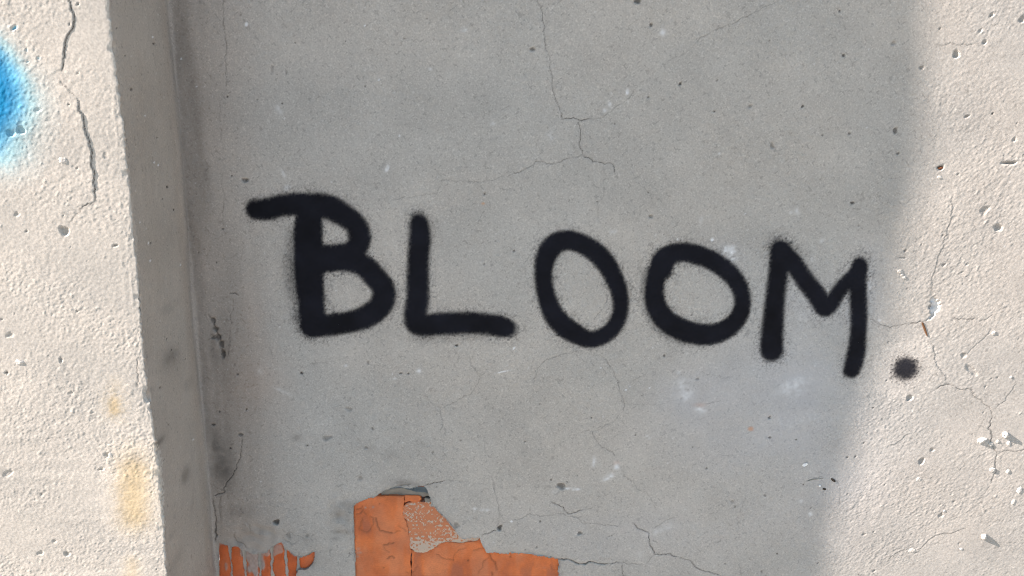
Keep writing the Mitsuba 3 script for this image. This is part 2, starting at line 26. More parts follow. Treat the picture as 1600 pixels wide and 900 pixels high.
 "pits": [[0.8669,1.5519,0.0056,0.0038,0.0,3.0,0.75],[0.8889,1.5193,0.0028,0.0028,0.0,2.0,0.7],[0.7147,1.4807,0.0038,0.0029,0.0,2.0,0.65],[0.9391,1.4362,0.0022,0.0022,0.0,2.0,0.8],[0.8922,1.4154,0.0019,0.0019,0.0,1.5,0.7],[0.9938,1.3971,0.0019,0.0015,0.0,1.5,0.8],[1.0474,1.406,0.0029,0.0029,0.0,1.5,0.4],[1.1653,1.5456,0.0019,0.0019,0.0,1.5,0.7],[1.1792,1.4827,0.0029,0.0024,0.0,2.0,0.8],[1.1269,1.4079,0.0019,0.0024,0.0,1.5,0.8],[1.1622,1.3658,0.002,0.0015,0.0,1.5,0.75],[1.203,1.3688,0.002,0.002,0.0,1.5,0.6],[1.2725,1.3753,0.0034,0.0039,0.0,2.0,0.7],[1.0868,1.3476,0.0039,0.0049,0.0,1.5,0.45],[1.2508,1.5026,0.0038,0.0038,0.0,1.8,0.35],[1.2221,1.263,0.004,0.002,0.0,1.5,0.85],[1.2816,1.3407,0.002,0.002,0.0,1.5,0.7],[0.2531,1.4009,0.0019,0.0015,0.0,1.5,0.8],[0.2715,1.2743,0.0045,0.003,0.0,2.5,0.75],[0.2321,1.1964,0.0018,0.0018,0.0,1.5,0.75],[0.2902,0.676,0.0045,0.0045,0.0,3.5,0.85],[0.9087,1.2339,0.0035,0.003,0.0,1.5,0.5],[0.6811,0.6756,0.0039,0.0045,0.0,3.5,0.8],[0.7877,0.7605,0.0055,0.0055,0.0,3.0,0.65],[0.8229,0.6694,0.0034,0.0034,0.0,2.0,0.6],[0.6463,1.2627,0.0026,0.003,0.0,1.5,0.55],[0.6038,1.0117,0.0032,0.0021,0.0,1.5,0.9],[0.4576,0.9777,0.0021,0.0042,0.0,1.5,0.4],[0.3464,0.9567,0.0021,0.0021,0.0,1.5,0.9],[0.5243,0.9603,0.0016,0.0016,0.0,1.5,0.8],[0.5115,0.96,0.0021,0.0016,0.0,1.5,0.7],[0.4166,0.6184,0.0017,0.0017,0.0,1.0,0.8],[0.4245,0.8935,0.0043,0.0043,0.0,1.0,0.35],[1.1312,0.8974,0.0027,0.0027,0.0,1.5,0.7],[0.8322,0.8894,0.0014,0.0014,0.0,1.0,0.8],[0.9468,1.0029,0.0021,0.0032,0.0,1.5,0.7],[1.005,0.964,0.0032,0.0032,0.0,1.2,0.45],[0.8411,1.0455,0.0021,0.001,0.0,1.0,0.4],[0.6946,1.173,0.0018,0.0015,0.0,1.2,0.8],[0.647,1.1499,0.0016,0.0013,0.0,1.0,0.7],[0.8229,1.255,0.0015,0.0013,0.0,1.0,0.9],[0.9021,1.2711,0.0012,0.0012,0.0,1.0,0.85],[0.8431,1.3753,0.0015,0.002,0.0,1.0,0.5],[0.4627,1.421,0.0013,0.0013,0.0,1.0,0.9],[0.4356,1.4859,0.0011,0.0011,0.0,1.0,0.9],[0.3599,1.4814,0.0011,0.0011,0.0,1.0,0.9],[0.3235,1.4447,0.0029,0.0058,0.0,0.8,0.3],[0.3445,1.4396,0.0015,0.0048,0.0,0.8,0.4],[0.3363,1.3925,0.0013,0.0013,0.0,1.0,0.8],[0.2986,1.3973,0.0013,0.0013,0.0,1.0,0.8],[0.5235,1.4917,0.0019,0.0012,0.0,1.0,0.6],[0.557,1.5205,0.0014,0.0014,0.0,1.0,0.8],[0.7213,0.8429,0.0022,0.0016,0.0,1.0,0.6],[0.7685,0.7721,0.0017,0.0017,0.0,1.0,0.7],[0.7962,0.7693,0.0014,0.0014,0.0,1.0,0.7],[0.8133,0.7819,0.0017,0.0011,0.0,1.0,0.6],[0.7524,0.6914,0.002,0.002,0.0,1.0,0.7],[0.8748,0.6658,0.0015,0.0015,0.0,1.0,0.6],[0.9085,0.8598,0.0014,0.0014,0.0,1.0,0.7],[1.0839,0.7392,0.0033,0.0033,0.0,1.0,0.35],[1.0067,0.84,0.0016,0.0016,0.0,1.0,0.6],[1.034,0.8012,0.0022,0.0022,0.0,1.0,0.6],[1.139,0.753,0.0022,0.0022,0.0,1.0,0.5],[1.1492,0.6031,0.0023,0.0023,0.0,1.0,0.5],[1.0831,0.6167,0.0018,0.0018,0.0,1.0,0.5],[0.7283,0.6337,0.0015,0.0015,0.0,1.0,0.8],[0.7485,0.6406,0.0014,0.0014,0.0,1.0,0.8],[1.247,0.6227,0.002,0.0017,0.0,1.0,0.8],[1.1725,0.6398,0.0018,0.0018,0.0,1.0,0.8],[1.2028,0.7756,0.0018,0.0018,0.0,1.0,0.8],[1.1809,0.8589,0.0015,0.0015,0.0,1.0,0.7],[1.1362,0.8613,0.002,0.0022,0.0,1.0,0.7],[1.2213,0.7319,0.0013,0.0013,0.0,1.0,0.7],[0.3837,0.8397,0.0065,0.0044,0.0,1.2,0.35],[0.3505,0.8257,0.0017,0.0017,0.0,1.0,0.7],[0.4509,0.8237,0.0033,0.0022,0.0,1.0,0.4],[0.4396,0.7667,0.0044,0.0033,0.0,1.0,0.3],[0.5645,0.8184,0.0016,0.0022,0.0,1.0,0.5],[0.6047,0.6785,0.0045,0.0056,0.0,1.5,0.4],[0.58,0.6991,0.0011,0.0011,0.0,1.0,0.6],[0.3092,0.6512,0.0045,0.0045,0.0,1.0,0.3],[0.342,0.6509,0.0034,0.0034,0.0,1.0,0.3],[0.4626,0.8595,0.0027,0.0027,0.0,1.0,0.6],[0.2506,0.8888,0.0022,0.0022,0.0,1.5,0.8],[0.2396,0.9516,0.0027,0.0021,0.0,1.5,0.7],[0.2365,0.9696,0.0017,0.0017,0.0,1.2,0.5],[0.205,0.8841,0.0016,0.0016,0.0,1.0,0.8],[0.1924,0.8604,0.0033,0.0016,0.0,1.5,0.7],[0.238,0.8428,0.0044,0.0027,0.0,1.5,0.65],[0.2188,0.8173,0.0015,0.0015,0.0,1.0,0.7],[0.2177,0.9904,0.0032,0.0053,0.0,2.5,0.7],[0.1904,1.1571,0.0015,0.0012,0.0,1.0,0.7],[0.218,1.142,0.0013,0.0013,0.0,1.0,0.8],[0.2519,1.2808,0.0016,0.001,0.0,1.0,0.8],[1.3466,1.4876,0.0048,0.0048,0.0,3.5,0.25],[1.3852,1.5067,0.0038,0.0029,0.0,2.0,0.3],[1.4565,1.2294,0.006,0.006,30.0,3.0,0.15],[1.3607,0.9394,0.0043,0.0053,0.0,3.0,0.15],[1.399,0.8245,0.0044,0.0071,-25.0,3.0,0.2],[1.413,0.8463,0.0027,0.0033,0.0,1.5,0.15],[1.2981,1.4681,0.0038,0.0029,0.0,1.5,0.35],[1.3897,1.5455,0.0028,0.0028,0.0,2.0,0.2],[1.4351,1.5394,0.0038,0.0047,0.0,2.5,0.2],[1.3767,1.5228,0.0024,0.0028,0.0,1.5,0.15],[1.456,1.3304,0.0099,0.0025,5.0,2.5,0.55],[1.3509,1.3204,0.0059,0.0035,0.0,3.0,0.7],[1.3165,1.1888,0.002,0.002,0.0,1.5,0.6],[1.3131,1.1773,0.0051,0.001,0.0,1.0,0.5],[1.379,1.3989,0.0039,0.0019,20.0,1.5,0.4],[1.4161,1.4036,0.0016,0.0016,0.0,1.0,0.8],[1.2718,0.8282,0.0022,0.0022,0.0,1.2,0.5],[1.2964,0.8562,0.0016,0.0016,0.0,1.0,0.7],[1.2858,0.8297,0.002,0.002,0.0,1.0,0.6],[1.281,0.7594,0.0014,0.0014,0.0,1.0,0.8],[1.3025,0.9206,0.0021,0.0013,0.0,1.0,0.9],[1.3204,0.6821,0.0028,0.0022,0.0,1.2,0.3],[1.4485,0.7221,0.0045,0.0028,0.0,1.5,0.2],[1.3486,0.61,0.0028,0.0023,0.0,1.2,0.3],[1.4837,0.9632,0.0017,0.0017,0.0,1.0,0.5],[1.5009,0.9795,0.0014,0.0014,0.0,1.0,0.5],[1.4314,1.2572,0.008,0.005,20.0,1.6,0.2],[1.4562,1.3663,0.0029,0.0039,0.0,1.5,0.2],[1.1346,1.392,0.001,0.001,0.0,1.0,0.6],[1.381,1.1676,0.0031,0.002,0.0,1.2,0.3],[1.4116,1.1558,0.0026,0.002,0.0,1.2,0.25],[1.4184,1.1696,0.002,0.002,0.0,1.0,0.25],[1.4578,0.9896,0.0127,0.0042,-38.0,1.5,0.1],[1.4383,1.017,0.0053,0.0032,-35.0,1.3,0.1],[1.3718,1.0973,0.0041,0.0041,0.0,3.0,0.3],[-0.1245,1.4817,0.0041,0.002,35.0,2.0,0.75],[-0.0934,1.2213,0.0069,0.0052,-30.0,3.0,0.3],[-0.0269,1.2027,0.0035,0.0017,10.0,1.5,0.5],[-0.1328,1.3539,0.0059,0.005,0.0,3.0,0.35],[-0.1467,1.3502,0.005,0.0042,0.0,2.0,0.3],[-0.0665,1.389,0.0013,0.0013,0.0,1.0,0.7],[-0.1083,1.3807,0.005,0.0025,0.0,1.2,0.2],[-0.1996,1.0139,0.0027,0.0018,0.0,1.5,0.7],[-0.1195,1.0363,0.0018,0.0045,0.0,1.2,0.4],[-0.0885,1.1077,0.0018,0.0018,0.0,1.0,0.5],[-0.0709,0.89,0.0047,0.0037,0.0,2.0,0.2],[-0.0818,0.8671,0.0047,0.0019,30.0,1.0,0.25],[-0.0268,1.3241,0.0034,0.0042,20.0,0.7,0.2],[-0.1538,1.2425,0.0035,0.0026,0.0,1.2,0.2],[-0.1479,0.7235,0.0049,0.0039,30.0,1.5,0.3],[-0.1645,0.746,0.0039,0.0029,0.0,1.0,0.25],[-0.1885,0.7245,0.0039,0.0029,0.0,1.5,0.15],[-0.2197,0.8561,0.0075,0.0038,30.0,1.2,0.12],[-0.1129,1.4406,0.0016,0.0016,0.0,1.0,0.4],[-0.1125,1.4555,0.0016,0.0025,0.0,1.0,0.3],[-0.0983,1.4457,0.0016,0.0016,0.0,1.0,0.3],[-0.0388,1.5121,0.0024,0.0016,0.0,1.0,0.4],[-0.1881,1.0706,0.0054,0.0036,0.0,1.3,0.15],[-0.112,0.9851,0.0037,0.0018,0.0,1.0,0.15],[0.2048,1.0453,0.0042,0.0052,0.0,2.0,0.5],[0.209,1.0301,0.0052,0.0042,0.0,2.2,0.55],[0.2121,1.0158,0.0053,0.0063,0.0,2.4,0.55],[0.2166,1.0037,0.0042,0.0053,0.0,2.2,0.6],[0.2183,0.9837,0.0032,0.0064,0.0,2.4,0.6],[0.2047,1.0145,0.0053,0.0021,0.0,1.5,0.5],[0.0135,1.4857,0.0021,0.0011,0.0,1.0,0.8],[0.1133,1.4725,0.0027,0.0014,0.0,1.0,0.8],[0.0284,1.4524,0.0025,0.0013,0.0,1.0,0.8],[0.0352,1.4092,0.0043,0.0021,0.0,1.0,0.7],[0.0063,1.3444,0.0025,0.0013,0.0,1.0,0.7],[0.0973,1.3424,0.0024,0.0012,0.0,1.0,0.7],[0.114,1.2696,0.0034,0.0017,0.0,1.0,0.9],[0.0961,1.254,0.0026,0.0013,0.0,1.0,0.9],[0.1308,1.2327,0.0035,0.0017,0.0,1.0,0.9],[0.0463,1.1979,0.0025,0.0013,0.0,1.0,0.8],[0.0739,1.0455,0.0023,0.0012,0.0,1.0,0.8],[0.0852,1.0243,0.0027,0.0014,0.0,1.0,0.9],[0.0357,0.9826,0.0038,0.0019,0.0,1.0,0.6],[0.0222,0.8724,0.0025,0.0012,0.0,1.0,0.7],[0.0739,1.0455,0.0025,0.0013,0.0,1.0,0.8],[0.0485,0.9174,0.0023,0.0012,0.0,1.0,0.7],[0.1285,0.9944,0.0024,0.0012,0.0,1.0,0.7]],
 "pale": [[0.2888,1.506,0.0023,0.0033,-15.0,0.8,0.2],[0.4946,1.2987,0.003,0.0089,-22.0,0.4,0.4],[0.333,1.2858,0.0025,0.007,28.0,0.35,0.6],[0.3369,1.265,0.006,0.004,0.0,0.25,1.0],[0.9068,1.5089,0.0057,0.0048,-20.0,0.35,0.5],[0.8598,1.4231,0.0025,0.0048,0.0,0.45,0.4],[0.8357,1.4206,0.0019,0.0024,0.0,0.35,0.4],[0.8348,1.4027,0.0029,0.0049,25.0,0.4,0.4],[0.8274,1.3949,0.0029,0.0029,0.0,0.3,0.5],[0.8617,1.4071,0.0015,0.0029,0.0,0.25,0.5],[0.8507,1.4125,0.0019,0.0019,0.0,0.2,0.5],[0.8406,0.808,0.0033,0.0088,0.0,0.35,0.5],[0.8684,0.781,0.011,0.0044,35.0,0.45,0.5],[0.8793,0.8018,0.0055,0.0066,0.0,0.4,0.8],[0.8078,0.7561,0.0155,0.0024,-2.0,0.65,0.4],[0.7771,0.7504,0.0055,0.0033,10.0,0.3,0.8],[1.0375,1.1817,0.0092,0.0102,-20.0,0.55,0.3],[1.0459,1.1684,0.0051,0.0041,0.0,0.5,0.5],[1.028,1.1742,0.0041,0.0031,0.0,0.45,0.5],[0.9852,0.9453,0.0149,0.0213,15.0,0.22,1.0],[0.9912,0.9375,0.0085,0.0096,0.0,0.3,1.0],[0.9884,0.9317,0.0128,0.0064,0.0,0.25,1.0],[1.1653,0.957,0.0213,0.0085,15.0,0.35,1.0],[1.175,0.9652,0.0096,0.0064,0.0,0.35,1.0],[1.1613,0.9455,0.0277,0.0085,10.0,0.2,1.0],[1.2644,1.1319,0.0062,0.0206,5.0,0.35,1.0],[1.2657,1.1373,0.0041,0.0082,0.0,0.4,1.0],[1.1378,1.2478,0.004,0.005,0.0,0.4,0.6],[1.1711,1.1716,0.0031,0.0031,0.0,0.4,0.5],[1.1816,1.202,0.003,0.003,0.0,0.4,0.6],[1.13,1.2456,0.005,0.003,0.0,0.3,0.6],[1.2231,1.102,0.0041,0.0052,-15.0,0.55,0.4],[1.1672,1.0758,0.0062,0.0052,0.0,0.25,1.0],[1.2914,1.0725,0.0027,0.0027,0.0,0.7,0.3],[1.1959,0.8968,0.0646,0.0129,0.0,0.08,1.0],[0.9293,0.8568,0.0043,0.0033,0.0,0.4,0.6],[1.0149,0.9094,0.0086,0.0054,0.0,0.35,0.6],[0.8507,1.208,0.0051,0.003,10.0,0.35,0.6],[0.9876,1.2298,0.0025,0.0071,-10.0,0.3,0.6],[1.0084,1.1996,0.003,0.003,0.0,0.6,0.3],[1.0073,1.3339,0.002,0.0015,0.0,0.5,0.4],[1.2032,0.7437,0.0033,0.0033,0.0,0.3,0.6],[1.2217,0.7195,0.0039,0.0039,0.0,0.35,0.6],[0.7461,1.3547,0.0059,0.0069,20.0,0.2,1.0],[0.6121,1.5056,0.0048,0.0029,0.0,0.3,0.8],[0.6574,1.3708,0.0039,0.0029,0.0,0.35,0.7],[0.5616,1.4485,0.0024,0.0024,0.0,0.4,0.5],[0.413,1.383,0.0029,0.002,0.0,0.3,0.6],[0.331,1.3829,0.0039,0.0078,25.0,0.2,1.0],[0.1875,1.4543,0.0013,0.0013,0.0,0.8,0.2],[0.2075,1.4148,0.0012,0.0012,0.0,0.8,0.2],[0.4648,1.5084,0.0014,0.0012,0.0,0.9,0.2],[0.4842,1.4309,0.0013,0.0013,0.0,0.9,0.2],[0.5142,1.349,0.0012,0.002,0.0,0.7,0.2],[0.5424,0.9653,0.0043,0.0032,0.0,0.5,0.7],[0.5018,0.9507,0.0032,0.0017,0.0,0.5,0.5],[0.4977,0.9596,0.0013,0.0021,0.0,0.8,0.3],[0.6805,0.9679,0.0149,0.0011,15.0,0.55,0.3],[0.6986,1.0098,0.0013,0.0032,-35.0,0.95,0.2],[0.957,1.0768,0.0031,0.0016,20.0,0.9,0.3],[0.4203,0.9711,0.0027,0.0027,0.0,0.4,0.6],[0.3149,0.9229,0.015,0.0032,-25.0,0.15,0.7],[0.2762,0.9583,0.0064,0.0053,0.0,0.12,1.0],[0.9722,0.9745,0.0032,0.0032,0.0,0.5,0.5],[0.8872,0.9416,0.0014,0.0014,0.0,0.9,0.2],[0.9264,0.946,0.0013,0.0013,0.0,0.8,0.2],[0.6558,0.7112,0.0089,0.0028,0.0,0.35,0.7],[0.6379,0.7132,0.0045,0.0028,0.0,0.4,0.6],[0.6358,0.7069,0.0022,0.0022,0.0,0.5,0.4],[0.7021,0.69,0.0022,0.0017,0.0,0.6,0.4],[1.1606,0.8854,0.013,0.0022,-15.0,0.2,1.0],[0.9529,0.6756,0.0157,0.0067,20.0,0.15,1.0],[0.9777,0.6889,0.0112,0.0067,20.0,0.15,1.0],[0.9311,0.6317,0.0068,0.0057,0.0,0.12,1.0],[0.1375,1.5133,0.0022,0.0011,0.0,0.7,0.3],[0.113,1.4811,0.0022,0.0011,0.0,0.7,0.3],[0.044,1.4522,0.0021,0.001,0.0,0.7,0.3],[0.113,1.4314,0.0022,0.0011,0.0,0.7,0.3],[0.1311,1.3984,0.0026,0.0013,0.0,0.7,0.3],[0.0664,1.3739,0.0023,0.0012,0.0,0.7,0.3],[0.0804,1.3084,0.0026,0.0013,0.0,0.7,0.3],[0.0915,1.3037,0.0026,0.0013,0.0,0.7,0.3],[0.0394,1.1733,0.0029,0.0015,0.0,0.7,0.3],[0.0189,1.2319,0.0021,0.0011,0.0,0.7,0.3],[0.1389,1.1454,0.0026,0.0013,0.0,0.7,0.3],[0.057,1.0788,0.0026,0.0013,0.0,0.7,0.3],[0.0388,1.1993,0.0022,0.0011,0.0,0.7,0.3],[0.1288,0.8548,0.0027,0.0014,0.0,0.7,0.3]],
 "stains": [[1.0091,0.8507,0.0109,0.0109,0.0,0.1],[0.9122,1.2553,0.01,0.009,0.0,0.13],[1.0335,1.2873,0.01,0.007,0.0,0.1],[0.9856,1.3118,0.0198,0.0119,0.0,0.06],[0.4032,0.6602,0.0146,0.0056,0.0,0.6],[0.3926,0.6472,0.0102,0.0034,0.0,0.45],[0.4031,0.6929,0.0157,0.0157,0.0,0.34],[0.4182,0.7133,0.0156,0.0089,0.0,0.34],[0.5246,0.7569,0.0243,0.0066,0.0,0.4],[0.5047,0.7612,0.0177,0.0099,0.0,0.26],[0.4922,0.8129,0.0153,0.0088,0.0,0.14],[0.4542,0.8238,0.0218,0.0098,0.0,0.1],[0.4397,0.7692,0.0077,0.0055,0.0,0.2],[0.3114,0.65,0.0102,0.0102,0.0,0.2],[0.3429,0.6458,0.0113,0.0135,0.0,0.14],[0.2275,0.6955,0.0336,0.0157,0.0,0.12],[0.2529,0.6522,0.0271,0.0158,0.0,0.16],[0.2072,0.7749,0.0198,0.0375,0.0,0.28],[0.2024,0.8169,0.0175,0.0437,0.0,0.2],[0.202,0.8875,0.0151,0.0475,0.0,0.16],[0.2201,1.0237,0.0147,0.042,0.0,0.22],[0.2058,1.0012,0.0127,0.0317,0.0,0.3],[0.2038,1.3043,0.0119,0.0596,0.0,0.12],[0.2078,1.3818,0.0127,0.0586,0.0,0.12],[0.21,1.2548,0.008,0.0301,0.0,0.12],[0.1803,0.8869,0.0108,0.054,0.0,0.14],[1.2435,0.8452,0.0152,0.0152,0.0,0.14],[0.5896,1.1358,0.0103,0.0123,0.0,0.05],[0.7434,0.8316,0.0284,0.0284,0.0,0.12],[0.7309,0.8134,0.0109,0.0175,0.0,0.08],[0.7672,0.7782,0.0176,0.022,0.0,0.08],[0.9871,0.7842,0.022,0.0176,0.0,0.06],[0.8847,0.6509,0.0203,0.0113,0.0,0.06],[0.3783,0.8407,0.0087,0.0054,0.0,0.2],[0.3313,0.8371,0.0065,0.0054,0.0,0.2],[0.3348,0.8419,0.0087,0.0044,0.0,0.15],[0.5789,1.4582,0.0115,0.0096,0.0,0.06],[0.5452,1.4509,0.0096,0.0096,0.0,0.06],[0.7147,0.8839,0.0108,0.027,0.0,0.06],[0.1951,1.4656,0.0086,0.0384,0.0,0.14],[0.2011,1.4194,0.0087,0.0387,0.0,0.15],[0.2051,1.3722,0.0088,0.0391,0.0,0.16],[0.2083,1.324,0.0079,0.0395,0.0,0.16],[0.2075,1.2747,0.007,0.0399,0.0,0.17],[0.2065,1.2346,0.007,0.0252,0.0,0.14],[0.1826,1.3716,0.0098,0.0881,0.0,0.12],[0.1809,1.2541,0.008,0.0802,0.0,0.12],[0.1804,1.12,0.0093,0.0722,0.0,0.12],[0.1819,0.9783,0.0106,0.0636,0.0,0.14],[0.186,0.8165,0.0109,0.0656,0.0,0.14],[0.2138,0.9791,0.017,0.0636,0.0,0.1],[0.0959,1.1998,0.025,0.0133,0.0,0.16],[0.0807,1.0125,0.03,0.0176,0.0,0.22],[0.0895,1.0911,0.0255,0.0087,0.0,0.14],[0.0142,0.9065,0.0187,0.0057,0.0,0.35],[0.0876,0.8099,0.0158,0.0143,0.0,0.3],[0.0488,0.7701,0.0264,0.014,0.0,0.2],[0.1299,0.9515,0.0226,0.0103,0.0,0.2],[0.0025,0.99,0.0141,0.0055,0.0,0.25],[0.1056,0.7482,0.0069,0.0105,0.0,0.25],[0.0276,0.7441,0.0217,0.0079,0.0,0.12],[0.0165,1.3175,0.0114,0.0516,0.0,0.06],[0.0269,0.694,0.0439,0.012,0.0,0.1]],
 "mist": [[1.161,0.9477,0.096,0.064,0.3],[0.9916,0.9318,0.0535,0.0642,0.22],[1.259,1.1265,0.0309,0.0618,0.25],[1.1808,1.0924,0.0622,0.0518,0.16],[1.0795,0.8526,0.1629,0.0652,0.16],[1.2307,0.7727,0.1213,0.1323,0.16],[1.0281,1.1732,0.0408,0.0255,0.12],[1.1178,1.003,0.1266,0.1266,0.1],[0.9289,0.6648,0.2025,0.0675,0.12]],
 "orange": [[1.1021,0.8768,0.0049,0.0043,0.8],[1.0132,0.9174,0.0097,0.0043,0.28],[0.6445,1.2476,0.003,0.002,0.5],[0.2665,0.9376,0.0427,0.0641,0.07],[0.2709,1.047,0.0209,0.0628,0.05],[0.879,0.8066,0.0044,0.0044,0.3]],
 "open": [[[0.1855,0.6324],[0.1904,0.63],[0.1971,0.6276],[0.206,0.6253],[0.2195,0.6244],[0.2259,0.6182],[0.2349,0.6159],[0.2425,0.6103],[0.2528,0.6112],[0.2676,0.6129],[0.2737,0.6208],[0.2832,0.6288],[0.2903,0.6341],[0.2955,0.6355],[0.3013,0.628],[0.3067,0.6218],[0.3131,0.6142],[0.3186,0.6086],[0.3276,0.6075],[0.3356,0.6084],[0.3437,0.6125],[0.3508,0.6179],[0.3548,0.6186],[0.3531,0.605],[0.351,0.5959],[0.3438,0.5866],[0.3356,0.5818],[0.3253,0.5822],[0.3204,0.5742],[0.3185,0.5571],[0.3201,0.5175],[0.3168,0.4703],[0.2883,0.46],[0.242,0.4668],[0.1947,0.4573],[0.1775,0.4622],[0.1797,0.5267],[0.1832,0.5925]],[[0.426,0.7122],[0.4306,0.7167],[0.4407,0.7226],[0.4486,0.7259],[0.4576,0.7292],[0.4643,0.73],[0.4711,0.7358],[0.48,0.7409],[0.4868,0.7448],[0.4934,0.7475],[0.5024,0.7508],[0.5123,0.7504],[0.5245,0.7489],[0.5334,0.751],[0.5411,0.7543],[0.5489,0.7539],[0.5544,0.7479],[0.5577,0.7382],[0.561,0.7284],[0.5621,0.7222],[0.561,0.716],[0.5688,0.7125],[0.5733,0.7051],[0.58,0.6978],[0.5878,0.6906],[0.5946,0.6807],[0.6014,0.6721],[0.607,0.6634],[0.6127,0.6553],[0.6184,0.6523],[0.6308,0.6545],[0.6386,0.6554],[0.6471,0.6569],[0.6489,0.6493],[0.6524,0.6405],[0.6559,0.6342],[0.6594,0.6266],[0.6685,0.6269],[0.6764,0.6271],[0.6844,0.6247],[0.6935,0.6243],[0.7047,0.6266],[0.7161,0.6256],[0.7274,0.626],[0.7387,0.6269],[0.7479,0.6227],[0.7593,0.6224],[0.7707,0.6195],[0.7798,0.6184],[0.7873,0.6167],[0.789,0.6019],[0.7877,0.5928],[0.7906,0.5772],[0.7912,0.531],[0.7966,0.4843],[0.7084,0.4749],[0.5919,0.4797],[0.4753,0.4668],[0.4252,0.4694],[0.4254,0.5205],[0.4261,0.6123],[0.4252,0.6633]]],
 "ribs": [[[0.1818,0.6362],[0.1994,0.6367],[0.1999,0.6187],[0.1998,0.5669],[0.1956,0.4532],[0.1722,0.4525]],[[0.2055,0.6266],[0.2223,0.6322],[0.224,0.6066],[0.2257,0.5611],[0.2249,0.4541],[0.2015,0.4534]],[[0.2301,0.6222],[0.2523,0.6228],[0.2526,0.5684],[0.2483,0.4547],[0.2296,0.4542]],[[0.2577,0.6178],[0.2739,0.6336],[0.274,0.595],[0.2736,0.5559],[0.2694,0.4553],[0.253,0.4549]],[[0.2799,0.6402],[0.298,0.6407],[0.2987,0.6215],[0.2998,0.5736],[0.2951,0.4561],[0.2741,0.4555]],[[0.3037,0.6409],[0.3203,0.6221],[0.3202,0.5834],[0.3196,0.5308],[0.3185,0.4568],[0.2986,0.4562]],[[0.3266,0.6223],[0.3568,0.6257],[0.3547,0.6025],[0.3437,0.5853],[0.3332,0.5798],[0.3253,0.5822]]],
 "bricks": [[[0.4247,0.7258],[0.4523,0.7389],[0.4643,0.7288],[0.4798,0.7298],[0.4965,0.7297],[0.5121,0.7301],[0.5142,0.7209],[0.513,0.7147],[0.5124,0.7072],[0.5106,0.6972],[0.5139,0.6897],[0.5171,0.6785],[0.5204,0.6647],[0.5219,0.6508],[0.5229,0.6304],[0.5244,0.6151],[0.5237,0.5956],[0.5245,0.563],[0.5231,0.4627],[0.4215,0.4598],[0.4234,0.5732],[0.423,0.6633]],[[0.5251,0.6254],[0.5324,0.6198],[0.5404,0.6187],[0.5472,0.6183],[0.5551,0.6224],[0.5631,0.6264],[0.5721,0.6344],[0.58,0.6391],[0.5913,0.642],[0.6049,0.6404],[0.6162,0.6401],[0.6309,0.6431],[0.6433,0.6466],[0.6499,0.6544],[0.6648,0.6447],[0.7044,0.6394],[0.7611,0.6346],[0.7908,0.6277],[0.7932,0.5968],[0.8018,0.4708],[0.524,0.4628],[0.5252,0.5762]],[[0.5147,0.7097],[0.5242,0.715],[0.5409,0.7173],[0.5599,0.7172],[0.5721,0.7225],[0.5911,0.7056],[0.6194,0.6688],[0.6498,0.6671],[0.6546,0.6444],[0.6309,0.6446],[0.6162,0.642],[0.6049,0.6423],[0.5913,0.6439],[0.58,0.641],[0.5721,0.6363],[0.5631,0.6284],[0.5551,0.6243],[0.5472,0.6205],[0.5404,0.6209],[0.5324,0.6217],[0.5245,0.6279],[0.524,0.6509],[0.5226,0.6648],[0.5194,0.6786],[0.5161,0.6898],[0.5128,0.6972],[0.5141,0.7072]],[[0.5154,0.7302],[0.5299,0.73],[0.541,0.7291],[0.5432,0.7242],[0.5376,0.7191],[0.5287,0.7194],[0.522,0.7217],[0.5159,0.7185]]],
 "brick_cracks": [[1.2,1.5,[[0.43,0.6937],[0.4367,0.6963],[0.4402,0.7014],[0.4381,0.7051],[0.4302,0.7024]]],[1,1.2,[[0.4404,0.7102],[0.4435,0.6978],[0.4479,0.6942]]],[1,1.0,[[0.4399,0.6864],[0.4362,0.6737],[0.4337,0.6636],[0.4505,0.6615],[0.4575,0.6718],[0.4601,0.687],[0.4545,0.6906]]],[1.6,1.8,[[0.4634,0.6871],[0.4655,0.6796],[0.4676,0.6696],[0.4719,0.6621],[0.4831,0.6599],[0.4921,0.6576]]],[0.8,0.8,[[0.5036,0.6718],[0.5125,0.667],[0.5158,0.6621]]],[0.8,0.8,[[0.4955,0.6577],[0.5068,0.6618]]],[1.5,1.8,[[0.4759,0.6342],[0.485,0.637],[0.4941,0.6386]]],[0.8,1,[[0.4759,0.6342],[0.4792,0.6241],[0.487,0.6191]]],[1.6,1.8,[[0.4823,0.6061],[0.4914,0.6115],[0.4948,0.6078]]],[0.8,0.8,[[0.515,0.5798],[0.5287,0.5802],[0.5368,0.5921]]],[1.2,1.3,[[0.5699,0.6163],[0.5824,0.609],[0.6006,0.6056]]],[0.8,0.8,[[0.6006,0.6056],[0.6028,0.6199],[0.6163,0.6292],[0.6231,0.632]]],[1.4,2,[[0.6628,0.6241],[0.6676,0.6127],[0.6722,0.6063],[0.677,0.5961],[0.6783,0.5883]]],[0.8,0.8,[[0.663,0.6138],[0.6541,0.6032],[0.6486,0.5888],[0.6453,0.5796]]],[1,1,[[0.6367,0.6272],[0.648,0.6314],[0.657,0.6342]]],[1.5,1.8,[[0.6692,0.5842],[0.6705,0.5764]]],[0.7,0.7,[[0.7736,0.6027],[0.7831,0.5926]]],[0.7,0.7,[[0.7048,0.6253],[0.7016,0.6162]]]],
 "brick_pits": [[0.6267,0.6063,0.002,1.5],[0.7016,0.6162,0.0017,1.2],[0.4762,0.5878,0.0014,1.0],[0.4707,0.7147,0.0001,0.1]],
